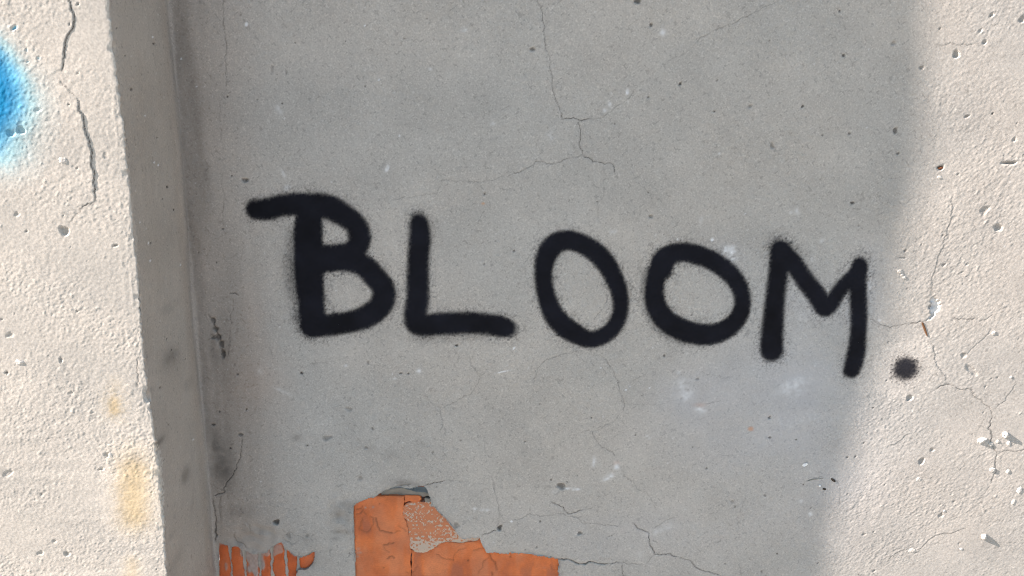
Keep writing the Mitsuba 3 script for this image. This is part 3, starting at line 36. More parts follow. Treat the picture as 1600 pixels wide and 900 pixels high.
 "brick_pale": [[0.4459,0.7066,0.0016,0.0016,0.9],[0.4594,0.7082,0.0016,0.0018,0.9],[0.4316,0.6253,0.0034,0.0023,0.5],[0.4325,0.6176,0.0057,0.0023,0.5],[0.4289,0.6098,0.0034,0.0023,0.5],[0.4294,0.7148,0.0045,0.0033,0.4],[0.7625,0.5959,0.0034,0.0023,0.2]],
 "smear": [[0.2452,0.5994,0.0171,0.0376,0.95],[0.2346,0.612,0.0114,0.0136,0.9],[0.2558,0.6049,0.0091,0.0182,0.8],[0.2827,0.6185,0.0113,0.0102,0.7],[0.2898,0.6251,0.0068,0.0057,0.6],[0.1939,0.5824,0.0034,0.0091,0.6],[0.1903,0.6287,0.0068,0.0045,0.5],[0.2642,0.6128,0.008,0.0091,0.7]],
 "lumps": [[1.4932,0.8668,8,5,5,15],[1.5312,0.8779,5.5,6,6,40],[1.5088,0.8584,4,4,2.5,0],[1.5208,0.864,3,3.5,2,0],[1.5386,0.8616,3.5,5,2.5,20],[1.5203,0.8122,5,4,2.5,0],[1.5482,0.8093,3.5,4,2,0],[1.5298,0.6842,5,5.5,5,10],[1.4093,0.651,6.5,4.5,1.8,0],[1.5744,0.7749,4,7,2.5,-15],[1.5678,0.7514,3.5,7,2,-10],[1.3988,0.7913,4.5,4.5,1.6,0],[1.3115,1.1543,4.5,3.5,2.2,30],[1.3211,1.145,3,3,1.8,0],[1.3154,1.1486,2.5,2.5,1.5,0],[1.4526,0.7309,2.5,2,1.5,0],[1.5218,0.9812,2.5,2.5,1.8,0],[1.4939,0.6579,3,2.5,1.5,0],[1.4798,1.0556,3,4,2.2,-20],[1.3514,1.3051,4,2.5,1.5,0],[-0.0837,1.316,6,4.5,1.8,10],[-0.1791,1.0304,6,4.5,2.2,10],[-0.0663,0.8891,3,4,1.2,0]],
 "bits": {"splinter":[[1.3605,1.07],[1.3649,1.0624],[1.3693,1.0538],[1.3729,1.0479]],"flake":[1.2,0.813],"scrap":[[1.2086,0.7824],[1.217,0.7857],[1.2245,0.7871],[1.2331,0.7886]],"seed":[[1.2529,0.7843],[1.2391,0.7674]],"crumb":[1.2307,0.7727],"rust":[1.3509,1.3204]},
 "gap": [[1.373,1.1156],[1.379,1.1104],[1.3836,1.1041],[1.3852,1.0977],[1.3845,1.089],[1.3802,1.0835],[1.3758,1.079],[1.3694,1.0735],[1.3714,1.08],[1.3735,1.0866],[1.3726,1.0952],[1.3739,1.1038],[1.3716,1.1113]],
 "cav": [[0.4933,0.7376],[0.5045,0.7465],[0.5156,0.7456],[0.53,0.7423],[0.5411,0.7488],[0.5489,0.7514],[0.5544,0.7442],[0.5577,0.7345],[0.5466,0.7323],[0.5299,0.7349],[0.5133,0.7369]],
}

XC, DEPTH = -.516, .177

# ---------------------------------------------------------------- materials
def base_plaster(p):
    a = fbm(p.x * 5.1 + 3, p.y * 5.1 + 9, p.z * 5.1, 3)
    b = fbm(p.x * 19 + 40, p.y * 19, p.z * 15, 3)
    c = fbm(p.x * 2.1 + 70, p.y * 2 + 5, p.z * 2.3, 2)
    u, v = (p.x + p.y) * .8 + p.z * .6 + 7, p.z * .8 - (p.x + p.y) * .6 + 3
    g = noise(u * 560, v * 560, p.y * 90)
    k = noise(v * 310 + 9, u * 310, p.y * 90)
    col = mix((.425, .404, .378), (.39, .378, .36), smoothstep(.3, .7, a))
    col = mix(col, mi.Color3f(.405, .412, .408), smoothstep(.4, .75, c) * .4)
    corner_tint = smoothstep(-.34, -.50, p.x - .06 * (c - .5) - .05 * (b - .5)) * smoothstep(-.03, .0, p.y + .02)  # panel colour turns browner and darker towards the inner corner
    col = mix(col, mi.Color3f(.335, .295, .265), corner_tint * (.55 + .4 * a))
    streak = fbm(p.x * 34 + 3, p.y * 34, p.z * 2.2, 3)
    col = col * (1 - corner_tint * .16 * smoothstep(.45, .75, streak))
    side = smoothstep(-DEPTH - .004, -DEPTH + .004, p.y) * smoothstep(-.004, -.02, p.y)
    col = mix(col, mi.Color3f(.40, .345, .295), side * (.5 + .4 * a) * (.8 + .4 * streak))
    salt = smoothstep(.80, .97, g) * .16 - smoothstep(.26, .06, k) * .22
    return col * (.88 + .17 * b + .20 * (g - .5) + salt * .8)

def dirt_and_lime(col, dark, pale):
    col = mix(col, mi.Color3f(.055, .05, .047), dr.clip(dark, 0, 1))
    return mix(col, mi.Color3f(.71, .735, .77), dr.clip(pale, 0, 1))

ORANGE = F['orange']
def plaster_fn(p, n, uv):
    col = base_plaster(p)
    for s, z, rs, rz, am in ORANGE:
        q = dr.square((p.x - (s - DEPTH + XC)) / rs) + dr.square((p.z - z) / rz)
        col = mix(col, mi.Color3f(.5, .24, .10), dr.exp(-q * (q if am > .3 else 1)) * am)
    dust = fbm(p.x * 14 + 8, p.y, p.z * 14, 3)
    for s, z, rs, rz, am in F['mist']:                            # thin pale blue overspray
        q = dr.square((p.x - (s - DEPTH + XC)) / rs) + dr.square((p.z - z) / rz)
        col = mix(col, mi.Color3f(.43, .455, .53), dr.exp(-q) * am * (.5 + dust))
    return dirt_and_lime(col, uv.x, uv.y)

def pier_fn(p, n, uv):
    a = fbm(p.x * 7 + 3, p.y * 7, p.z * 12, 3)
    col = mix((.47, .445, .41), (.40, .385, .36), smoothstep(.25, .75, a)) * (.86 + .28 * noise(p.x * 430 + p.z * 320, p.z * 430 - p.x * 320, p.y * 90))
    return dirt_and_lime(col, uv.x, uv.y)

def paint_fn(under, ramp, opacity=1.0):
    def fn(p, n, uv):
        col = under(p, n, mi.Point2f(0.0, uv.y * (1 - .55 * dr.clip(uv.x, 0, 1))))
        c = dr.clip(uv.x, 0, 1)
        ink = mi.Color3f(ramp[0])
        for k in range(1, len(ramp)):
            ink = mix(ink, mi.Color3f(ramp[k]), smoothstep((k - 1) / (len(ramp) - 1), k / (len(ramp) - 1), c))
        ink = ink * (.45 + 1.2 * fbm(p.x * 26, p.y * 26, p.z * 26, 3))
        return mix(col, ink, dr.minimum(c * opacity, 1.0))
    return fn

def brick_fn(p, n, uv):
    a = fbm(p.x * 16, p.y * 16, p.z * 22, 4)
    b = fbm(p.x * 70 + 5, p.y * 70, p.z * 40, 3)
    col = mix((.63, .19, .072), (.47, .14, .06), smoothstep(.3, .75, a)) * (.84 + .30 * b)
    d = fbm(p.x * 45 + 20, p.y * 45, p.z * 12 + 4, 4)
    col = mix(col, mi.Color3f(.30, .125, .085), smoothstep(.52, .72, d) * .55)
    col = mix(col, mi.Color3f(.56, .33, .22), smoothstep(.60, .30, d) * .22)
    col = col * (.90 + .2 * noise(p.x * 600, p.y * 600, p.z * 600))
    col = mix(col, mi.Color3f(.15, .065, .04), dr.clip(uv.x, 0, 1))
    return mix(col, mix((.38, .34, .32), (.29, .235, .215), noise(p.x * 330, p.y * 330, p.z * 200)), dr.clip(uv.y, 0, 1) * smoothstep(.12, .42, b + .25 * uv.y))

def worn_brick_fn(p, n, uv):
    a = fbm(p.x * 30, p.y * 30, p.z * 30, 3)
    b = fbm(p.x * 330, p.y * 330, p.z * 270, 2)
    col = mix((.52, .22, .12), (.43, .17, .095), a)
    m = smoothstep(.53, .62, b * .6 + a * .18 + .24 * uv.y + .12)
    col = mix(col, mi.Color3f(.47, .41, .345), m * .9)
    return mix(col, mi.Color3f(.10, .06, .05), dr.clip(uv.x, 0, 1))

def mortar_fn(p, n, uv):
    a = fbm(p.x * 40, p.y * 40, p.z * 40, 4)
    return mix((.44, .42, .38), (.29, .28, .26), a)

def diffuse(key, fn):
    scene[key] = {'type': 'twosided', 'bsdf': {'type': 'diffuse', 'reflectance': mikit.proc(fn)}}

def rough(key, fn, r=.75):
    scene[key] = {'type': 'twosided', 'bsdf': {'type': 'principled', 'base_color': mikit.proc(fn), 'roughness': r, 'specular': .12}}

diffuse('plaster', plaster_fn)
diffuse('pier_plaster', pier_fn)
diffuse('brick_clay', brick_fn)
diffuse('rib_clay', lambda p, n, uv: brick_fn(p, n, uv) * mix((.86, .70, .66), (1, 1, 1), uv.y))
diffuse('worn_clay', worn_brick_fn)
diffuse('mortar', mortar_fn)
diffuse('old_mortar', lambda p, n, uv: mix((.33, .30, .26), (.17, .155, .14), fbm(p.x * 60, p.y * 60, p.z * 60, 4)))
rough('black_paint', paint_fn(plaster_fn, [(.012, .0125, .017), (.0055, .0062, .0105)]), .75)
rough('blue_paint', paint_fn(pier_fn, [(.34, .53, .60), (.07, .47, .63), (.008, .31, .53), (.002, .165, .355)]), .7)
rough('yellow_paint', paint_fn(pier_fn, [(.47, .375, .23), (.43, .325, .165)]), .8)
scene['lime'] = {'type': 'twosided', 'bsdf': {'type': 'diffuse', 'reflectance': mikit.proc(lambda p, n, uv: mix((.46, .44, .415), (.54, .525, .50), noise(p.x * 300, p.y * 300, p.z * 300)))}}
scene['paving'] = {'type': 'twosided', 'bsdf': {'type': 'diffuse', 'reflectance': mikit.proc(lambda p, n, uv: mix((.34, .32, .29), (.26, .25, .235), fbm(p.x * 3, p.y * 3, 0, 4)))}}
scene['wood'] = {'type': 'twosided', 'bsdf': {'type': 'diffuse', 'reflectance': mikit.proc(lambda p, n, uv: mix((.15, .085, .05), (.09, .05, .03), fbm(p.x * 900, p.y * 300, p.z * 200, 3)))}}
scene['husk'] = {'type': 'twosided', 'bsdf': {'type': 'diffuse', 'reflectance': mikit.proc(lambda p, n, uv: mix((.03, .027, .025), (.08, .07, .06), noise(p.x * 800, p.y * 800, p.z * 800)))}}
scene['dry_leaf'] = {'type': 'twosided', 'bsdf': {'type': 'diffuse', 'reflectance': mikit.proc(lambda p, n, uv: mix((.20, .185, .155), (.33, .31, .27), noise(p.x * 260, p.y * 260, p.z * 260)))}}
scene['rust'] = {'type': 'twosided', 'bsdf': {'type': 'principled', 'base_color': mikit.proc(lambda p, n, uv: mix((.22, .08, .03), (.10, .045, .03), noise(p.x * 700, p.y * 700, p.z * 700))), 'roughness': .6, 'metallic': .3}}
scene['paper'] = {'type': 'twosided', 'bsdf': {'type': 'diffuse', 'reflectance': {'type': 'rgb', 'value': [.74, .75, .77]}}}

# ---------------------------------------------------------------- the wall's grid
PITCH = .00145
def run(a, b, step):
    return np.linspace(a, b, max(2, int(round(abs(b - a) / step)) + 1))[:-1]

cols = np.concatenate([run(-2.6, -.68, .04), run(-.68, -.275, .0085), run(-.275, -.012, PITCH), run(-.012, .012, .001), run(.012, DEPTH - .012, .0021),
                       run(DEPTH - .012, DEPTH + .012, .0012), run(DEPTH + .012, DEPTH + 1.45, PITCH), run(DEPTH + 1.45, DEPTH + 1.86, .0085), run(DEPTH + 1.86, 4.2, .04), [4.2]])
rows = np.concatenate([run(0, .26, .04), run(.26, .535, .0085), run(.535, 1.59, PITCH), run(1.59, 2.0, .0085), run(2.0, 3.4, .04), [3.4]])
NC, NR = len(cols), len(rows)
SS, ZZ = np.meshgrid(cols, rows)
step_c = np.gradient(cols)
step_r = np.gradient(rows)
coarse = np.maximum(step_c[None, :], step_r[:, None])
fine = np.clip((.0045 - coarse) / .002, 0, 1)                  # small grain only where the mesh can carry it
mid = np.clip((.02 - coarse) / .008, 0, 1)

# raster noises over (s, z)
RS0, RZ0, RP = -1.0, .1, .00145
RW, RH = int(3.3 / RP), int(2.0 / RP)
white = rng.standard_normal((RH, RW)).astype(np.float32)
white2 = rng.standard_normal((RH, RW)).astype(np.float32)
white3 = rng.standard_normal((RH, RW)).astype(np.float32)
BANDS = {}
def band(sig_s, sig_z, src=0):
    key = (sig_s, sig_z, src)
    if key not in BANDS:
        a, k = (white, white2, white3)[src], max(1, int(min(sig_s, sig_z) / RP / 3))
        if k > 1:                                                 # broad noises are made on a coarser raster
            a = a[: RH // k, : RW // k]
        a = gaussian_filter(a, (sig_z / RP / k, sig_s / RP / k), mode='wrap')
        if k > 1:
            a = zoom(a, (RH / a.shape[0], RW / a.shape[1]), order=1)
        BANDS[key] = a / a.std()
    return BANDS[key]
pos = np.stack([(ZZ - RZ0) / RP, (SS - RS0) / RP])
def at_grid(raster):
    return map_coordinates(raster, pos, order=1, mode='wrap')

grain0 = at_grid(band(.0009, .0008, 2)) * fine
grain = at_grid(band(.0016, .0015, 0)) * fine
grain2 = at_grid(band(.0032, .003, 1)) * fine
peel = at_grid(band(.0065, .0055, 2)) * fine
lump = at_grid(band(.016, .014, 0)) * mid
swell = at_grid(band(.045, .04, 1)) * mid
wide = at_grid(band(.13, .12, 2)) * mid
trowel = at_grid(band(.035, .0045, 1)) * fine
drag = at_grid(band(.004, .03, 2)) * fine
patchy = at_grid(band(.05, .05, 0))
patchy2 = at_grid(band(.03, .02, 2))

on_pier = np.clip((.004 - SS) / .008, 0, 1)
on_panel = np.clip((SS - DEPTH + .006) / .012, 0, 1)
on_reveal = (1 - on_pier) * (1 - on_panel)
mm = .001
low = np.clip((1.10 - ZZ) / .25, 0, 1)
rough_mod = 1 + .35 * np.clip(patchy2, -1.6, 1.8)
h_pier = ((.088 * grain0 + .038 * grain + .012 * grain2) * rough_mod + .014 * peel + .026 * lump + .15 * swell + .4 * wide + .15 * trowel * low * (.6 + .5 * np.clip(patchy, -1, 1.5))
          + .09 * np.clip(grain - 1.3, 0, 3) * np.clip(.6 + patchy2, 0, 2) + .10 * np.clip(grain2 - 1.9, 0, 4))
h_panel = ((.078 * grain0 + .036 * grain + .013 * grain2) * (1 + .35 * np.clip(patchy2, -1.5, 1.5)) + .014 * peel + .024 * lump + .14 * swell + .35 * wide
           + .08 * np.clip(grain - 1.4, 0, 3) * np.clip(.6 + patchy2, 0, 2) + .10 * np.clip(grain2 - 1.9, 0, 4) + .05 * np.clip(peel - 1.6, 0, 3))
diag = at_grid(band(.010, .010, 1)) * fine
far_right = np.clip((SS - DEPTH - 1.28) / .2, 0, 1)
h_panel = h_panel + far_right * (.04 * peel + .06 * lump + .06 * np.clip(diag - .8, 0, 3))
h_reveal = .045 * grain0 + .06 * grain + .04 * grain2 + .04 * peel + .15 * swell + .10 * drag
h = (on_pier * h_pier + on_panel * h_panel + on_reveal * h_reveal) * mm

# the pier face bows a little along its height
bow = CubicSpline([0, .5, .9, 1.237, 1.364, 1.462, 1.58, 1.69, 1.84, 1.92, 2.02, 2.11, 2.2, 2.6, 3.4], np.array([0, -.5, -1.5, -2.4, -2.3, -1.1, .9, 3.2, 5.3, 6.0, 5.3, 3.4, 1.4, 0, 0]) * mm)
out = bow(ZZ) * np.where(SS < 0, np.exp(np.minimum(SS, 0) / .25), np.clip(1 - SS / DEPTH, 0, 1))

dark = np.zeros_like(h)
pale = np.zeros_like(h)

def window(s0, s1, z0, z1):
    return slice(*np.searchsorted(rows, (z0, z1))), slice(*np.searchsorted(cols, (s0, s1)))

def wiggle(pts, jit, seed):
    r = np.random.default_rng(seed)
    p = np.array(pts, float)
    while np.max(np.linalg.norm(np.diff(p, axis=0), axis=1)) > .004:
        m = (p[1:] + p[:-1]) / 2
        dlt = p[1:] - p[:-1]
        ln = np.linalg.norm(dlt, axis=1, keepdims=True)
        nrm = np.stack([-dlt[:, 1], dlt[:, 0]], 1) / np.maximum(ln, 1e-9)
        m = m + nrm * r.normal(0, .10 * jit, (len(m), 1)) * np.minimum(ln, .012) * (ln > .003)
        q = np.empty((len(p) + len(m), 2))
        q[0::2], q[1::2] = p, m
        p = q
    return p

def dense(p, step=.0004):
    ln = np.linalg.norm(np.diff(p, axis=0), axis=1)
    t = np.concatenate([[0], np.cumsum(ln)])
    k = np.linspace(0, t[-1], max(2, int(t[-1] / step)))
    return np.stack([np.interp(k, t, p[:, j]) for j in range(p.shape[1])], 1), t[-1]

for i, (w, dep, dk, step, jit, pts) in enumerate(F['cracks']):
    q, length = dense(wiggle(pts, jit, i + 11))
    m = .05 if step else .008
    a, b = q.min(0) - m, q.max(0) + m
    win = window(a[0], b[0], a[1], b[1])
    S_, Z_ = SS[win], ZZ[win]
    if not S_.size:
        continue
    dist, idx = cKDTree(q).query(np.stack([S_.ravel(), Z_.ravel()], 1), distance_upper_bound=m)
    near = np.isfinite(dist)
    idx = np.where(near, idx, 0)
    ends = np.minimum(idx, len(q) - 1 - idx) * .0004
    var = .6 + .8 * np.random.default_rng(i).random(len(q) // 20 + 2)[idx // 20]
    taper = np.clip(ends / .006, .35, 1)
    wd = w * mm * .5 * var * taper
    core = np.where(near, np.exp(-(dist / np.maximum(wd, .0007)) ** 2), 0) * np.clip(wd / .00035, .3, 1)
    h[win] -= (core * dep * mm * taper * (1.0 if 0 < pts[0][0] < 1.15 else .22)).reshape(S_.shape)
    dark[win] = np.maximum(dark[win], (core * min(1, dk * 1.25)).reshape(S_.shape))
    if step:
        tan = np.gradient(q, axis=0)[idx]
        v = np.stack([S_.ravel(), Z_.ravel()], 1) - q[idx]
        side = (tan[:, 0] * v[:, 1] - tan[:, 1] * v[:, 0])
        ang = np.arctan2(tan[:, 1], tan[:, 0])
        left = v[:, 0] < 0 if abs(np.sum(np.diff(q[:, 1]))) > abs(np.sum(np.diff(q[:, 0]))) else v[:, 1] > 0
        rise = np.where(near & left, np.exp(-dist / .016), 0) * abs(step) * .6 * mm * np.clip(ends / .025, 0, 1)
        sink = np.where(near & ~left, np.exp(-dist / .012), 0) * abs(step) * mm * np.clip(ends / .025, 0, 1) * .4
        h[win] += ((rise - sink) if step > 0 else (rise * .55 - sink * .5)).reshape(S_.shape)

def blob(s, z, rs, rz, a):
    m = 3 * max(rs, rz) + .002
    win = window(s - m, s + m, z - m, z + m)
    c, k = math.cos(math.radians(a)), math.sin(math.radians(a))
    x, y = SS[win] - s, ZZ[win] - z
    return win, np.sqrt(((x * c + y * k) / rs) ** 2 + ((-x * k + y * c) / rz) ** 2)

for n, (s, z, rs, rz, a, dep, dk) in enumerate(F['pits']):
    win, rr = blob(s, z, max(rs, .0011), max(rz, .0011), a)
    ph, am = np.random.default_rng(n).uniform(0, 6.28, 3), np.random.default_rng(n + 999).uniform(.04, .15, 3)
    th = np.arctan2(ZZ[win] - z, SS[win] - s)
    rr = rr * (1 + sum(am[q] * np.cos((q + 1) * th + ph[q]) for q in range(3)) + .12 * np.clip(grain2[win], -2, 2))
    prof = np.clip((1.12 - rr) / .35, 0, 1)
    h[win] -= prof * dep * (.8 if s < 0 or s > 1.15 else 1) * mm
    dark[win] = np.maximum(dark[win], np.clip((1.15 - rr) / .45, 0, 1) * dk)
for s, z, rs, rz, a, amt, soft in F['pale']:
    win, rr = blob(s, z, max(rs, .0010), max(rz, .0010), a)
    g = np.clip(1 + .45 * grain[win] + .25 * grain2[win], 0, 2.2) if soft > .25 else 1
    val = amt * np.exp(-rr ** (2 if soft > .4 else 4)) * g
    pale[win] = np.maximum(pale[win], val)
for s, z, rs, rz, a, amt in F['stains']:
    win, rr = blob(s, z, rs, rz, a)
    dark[win] += amt * np.exp(-rr ** 2) * np.clip(.85 + .35 * patchy2[win] + .3 * lump[win] + .25 * drag[win] + .15 * grain2[win], .35, 2)

# small random voids and lime grains in the plaster
def scatter(n, s0, s1, z0, z1, rlo, rhi, kind):
    for _ in range(n):
        s, z = rng.uniform(s0, s1), rng.uniform(z0, z1)
        rr_ = rlo + (rhi - rlo) * rng.random() ** 3
        win, rr = blob(s, z, max(rr_, .0008), max(rr_ * rng.uniform(.6, 1.2), .0008), rng.uniform(0, 180))
        val = np.exp(-rr ** 3) * min(1, (rr_ / .0011)) * rng.uniform(.35, 1)
        if kind == 'void':
            h[win] -= val * 1.0 * mm
            dark[win] = np.maximum(dark[win], val * .75)
        elif kind == 'bump':
            h[win] += val * rng.uniform(.2, .6) * mm
        else:
            pale[win] = np.maximum(pale[win], val * .75)
R0 = DEPTH + .01
scatter(330, R0, DEPTH + 1.44, .55, 1.58, .0004, .0016, 'void')
scatter(480, R0, DEPTH + 1.44, .55, 1.58, .0004, .0014, 'lime')
scatter(90, .01, DEPTH, .55, 1.58, .0004, .0012, 'void')
scatter(60, .01, DEPTH, .55, 1.58, .0004, .0011, 'lime')
scatter(55, DEPTH + 1.05, DEPTH + 1.44, .55, 1.58, .0008, .0022, 'void')
scatter(160, DEPTH + 1.05, DEPTH + 1.44, .55, 1.58, .0009, .003, 'bump')
scatter(40, -.27, -.01, .6, 1.58, .0008, .0026, 'void')
scatter(160, -.27, -.01, .6, 1.58, .0009, .003, 'bump')

# chips knocked out of the arris, and the delaminated gap beside the right-hand crack
for z, hz, dp in [(.985, .011, 4.0), (.98, .006, 2.5), (1.30, .005, 1.2), (1.13, .004, 1.0), (.86, .006, 1.2), (.77, .004, 1.0), (1.46, .005, 1.0), (1.215, .004, .8)]:
    win = window(-.010, .008, z - 3 * hz, z + 3 * hz)
    prof = np.clip(1.3 - np.abs(ZZ[win] - z) / hz, 0, 1) * np.clip(1.2 - np.abs(SS[win] + .001) / .006, 0, 1)
    h[win] -= np.clip(prof, 0, 1) * dp * mm
def poly_mask(pts, margin=0.0, rough=.0006):
    pg = Polygon(pts)
    a = np.array(pts)
    win = window(a[:, 0].min() - .02, a[:, 0].max() + .02, a[:, 1].min() - .02, a[:, 1].max() + .02)
    q, _ = dense(np.vstack([a, a[:1]]), .0005)
    dist, _i = cKDTree(q).query(np.stack([SS[win].ravel(), ZZ[win].ravel()], 1))
    inside = contains_xy(pg, SS[win].ravel(), ZZ[win].ravel())
    return win, np.where(inside, dist, -dist).reshape(SS[win].shape)
win, sd = poly_mask(wiggle(F['gap'], 2.6, 4))
h[win] -= np.clip((sd + .0006) / .0014, 0, 1) * 3.4 * mm
pale[win] = np.maximum(pale[win], np.clip(sd / .001, 0, 1) * .55)
h[win] += np.exp(-np.maximum(-sd, 0) / .012) * (sd < 0) * (.3 + .35 * lump[win]) * mm
win, sd = poly_mask(F['cav'])
h[win] -= 0

# the plaster thins and crumbles towards the broken edge over the bricks
OPEN = [Polygon(p).buffer(0) for p in F['open']]
open_sd = np.full(h.shape, -1.0)
for pts in F['open']:
    win, sd = poly_mask(pts)
    open_sd[win] = np.maximum(open_sd[win], sd)
edge = np.exp(-np.clip(-open_sd, 0, 1) / .0055) * (open_sd < 0)
h -= edge * (1.3 + 1.0 * np.clip(lump, -1, 1) + .4 * np.clip(grain2, -2, 2)) * mm
dark += np.exp(-np.clip(-open_sd, 0, 1) / .0035) * (open_sd < 0) * .16 * np.clip(1 + .8 * lump, 0, 2)
# blistered skin left of the big opening, and above the small one
for s, z, rs, rz, a, k in [(F['open'][0][8][0], F['open'][0][8][1] + .035, .05, .03, 0, 1.6), (F['open'][1][0][0] - .02, F['open'][1][0][1] - .03, .018, .05, 0, 1.2)]:
    win, rr = blob(s, z, rs, rz, a)
    h[win] += np.exp(-rr ** 2) * k * (1.3 * lump[win] + .8 * peel[win] + .6 * swell[win]) * mm

# ---------------------------------------------------------------- plan of the wall -> points
def plan(s):
    x = np.where(s < 0, XC + s, np.where(s < DEPTH, XC, XC + s - DEPTH))
    y = np.where(s < 0, -DEPTH, np.where(s < DEPTH, -DEPTH + s, 0.0))
    return x, y

def rounded(s):
    w = np.where(np.abs(s) < .05, .0015, .0036)
    k = np.linspace(-1, 1, 41)
    x, y = plan(s[:, None] + k[None, :] * w[:, None])
    return x.mean(1), y.mean(1)

px, py = rounded(cols)
ex, ey = rounded(cols + 1e-4)[0] - rounded(cols - 1e-4)[0], rounded(cols + 1e-4)[1] - rounded(cols - 1e-4)[1]
ln = np.hypot(ex, ey)
nx, ny = ey / ln, -ex / ln
wob = CubicSpline([0, .55, .69, .93, 1.041, 1.144, 1.34, 1.518, 2, 3.4], np.array([0, 0, 0, 1.6, -2.2, 0, .6, -1.5, 0, 0]) * mm)
shift = wob(ZZ) * np.where(SS < 0, np.exp(np.minimum(SS, 0) / .05), np.clip(1 - SS / DEPTH, 0, 1))
corner_wave = (at_grid(band(.02, .06, 1)) * .9 + patchy * .8 + at_grid(band(.004, .012, 0)) * .35) * mm * np.exp(-((SS - DEPTH) / .02) ** 2) * mid
hh = h + corner_wave
ragged = (at_grid(band(.002, .004, 2)) * .5 + at_grid(band(.0016, .0015, 1)) * .5 + .3 * grain0) * mm * np.exp(-(SS / .005) ** 2) * fine
# a raised lip of plaster runs down beside the arris
hh_lip = (.35 * np.exp(-((SS + .009) / .0022) ** 2) + .25 * np.exp(-((SS + .019) / .003) ** 2)) * np.clip(patchy + .6, 0, 1.5) * np.clip((ZZ - 1.05) / .2, 0, 1) * mm
hh = hh + hh_lip * fine
VX = px[None, :] + nx[None, :] * hh + shift + ragged
VY = py[None, :] + ny[None, :] * hh - out
VZ = ZZ.copy()

# pull grid points next to the broken plaster edge onto it, so that the edge is crisp
for pts in F['open']:
    a = np.array(pts)
    rg = wiggle(np.vstack([a, a[:1]]), 1.7, 5)
    q, _ = dense(rg, .0003)
    win = window(q[:, 0].min() - .003, q[:, 0].max() + .003, q[:, 1].min() - .003, q[:, 1].max() + .003)
    pt = np.stack([SS[win].ravel(), ZZ[win].ravel()], 1)
    dist, idx = cKDTree(q).query(pt)
    go = (dist < PITCH * .62).reshape(SS[win].shape)
    new = q[idx].reshape(*SS[win].shape, 2)
    VX[win] = np.where(go, new[..., 0] - DEPTH + XC, VX[win])
    VZ[win] = np.where(go, new[..., 1], VZ[win])
NORM = None
P = np.stack([VX, VY, VZ], -1).reshape(-1, 3)
UV = np.stack([np.clip(dark, 0, 1), np.clip(pale, 0, 1)], -1).reshape(-1, 2)
iv = np.arange(NR * NC).reshape(NR, NC)
quads = np.stack([iv[:-1, :-1], iv[:-1, 1:], iv[1:, 1:], iv[1:, :-1]], -1)          # (NR-1, NC-1, 4), facing the viewer
cs = (cols[:-1] + cols[1:]) / 2
qs = np.broadcast_to(cs, quads.shape[:2])

def vertex_normals(V, Fc):
    n = np.zeros_like(V)
    f = np.cross(V[Fc[:, 1]] - V[Fc[:, 0]], V[Fc[:, 2]] - V[Fc[:, 0]])
    for k in range(3):
        for j in range(3):
            n[:, j] += np.bincount(Fc[:, k], f[:, j], len(V))
    return n / np.maximum(np.linalg.norm(n, axis=1, keepdims=True), 1e-20)

tri_all = np.concatenate([quads[..., [0, 1, 2]].reshape(-1, 3), quads[..., [0, 2, 3]].reshape(-1, 3)])
PN = vertex_normals(P, tri_all)

def tris(mask):
    q = quads[mask]
    return np.concatenate([q[:, [0, 1, 2]], q[:, [0, 2, 3]]])

def compact(V, Fc, *more):
    flag = np.zeros(len(V), bool)
    flag[Fc.ravel()] = True
    inv = np.cumsum(flag) - 1
    return (V[flag], inv[Fc], *[m[flag] for m in more])

def skirt(V, Fc, uv, depth, which=None):
    """the thickness of a sheet: walls from its open edges back into the wall"""
    e = np.concatenate([Fc[:, [0, 1]], Fc[:, [1, 2]], Fc[:, [2, 0]]])
    key = np.minimum(e[:, 0], e[:, 1]).astype(np.int64) * (len(V) + 1) + np.maximum(e[:, 0], e[:, 1])
    _, inv, cnt = np.unique(key, return_inverse=True, return_counts=True)
    b = e[cnt[inv.ravel()] == 1]
    if which is not None:
        b = b[which(V[b].mean(1))]
    n = len(V)
    a = np.concatenate([V[b[:, 0]], V[b[:, 1]]])
    back = a.copy()
    back[:, 1] = depth
    k = len(b)
    i0, i1 = np.arange(k) + n, np.arange(k) + n + k
    j0, j1 = i0 + 2 * k, i1 + 2 * k
    f = np.concatenate([np.stack([i1, i0, j0], 1), np.stack([i1, j0, j1], 1)])
    u = np.concatenate([uv[b[:, 0]], uv[b[:, 1]]])
    return np.vstack([V, a, back]), np.vstack([Fc, f]), np.vstack([uv, u, u])

def add(key, V, Fc, bsdf, uv=None, smooth=True, normals=None):
    if uv is not None:
        uv = np.round(np.asarray(uv) * 512) / 512                 # no vanishing uv gradients: they break the tangent frame
    m = trimesh.Trimesh(V, Fc, process=False)
    if normals is None:
        scene[key] = mikit.ply(m, bsdf, smooth=smooth, uv=uv)
    else:                                                         # normals shared across the seams between parts
        scene[key] = {'type': 'ply', 'filename': meshkit.write_ply(m, True, uv, None, normals), 'face_normals': False, 'bsdf': {'type': 'ref', 'id': bsdf}}

def sheet(key, mask, bsdf, hole=False):
    V, Fc, uv, nn = compact(P, tris(mask), UV, PN)
    add(key, V, Fc, bsdf, uv, normals=nn)
    if hole:
        near = lambda c: (c[:, 2] < .71) & (c[:, 2] > .505) & (c[:, 0] > -.505) & (c[:, 0] < .14)
        c = V[Fc[:, 0]]
        V, Fc, uv = compact(V, Fc[(c[:, 2] < .72) & (c[:, 2] > .495) & (c[:, 0] > -.508) & (c[:, 0] < .15)], uv)
        Vs, Fs, us = skirt(V, Fc, uv, .018, near)
        return compact(Vs, Fs[len(Fc):], us)

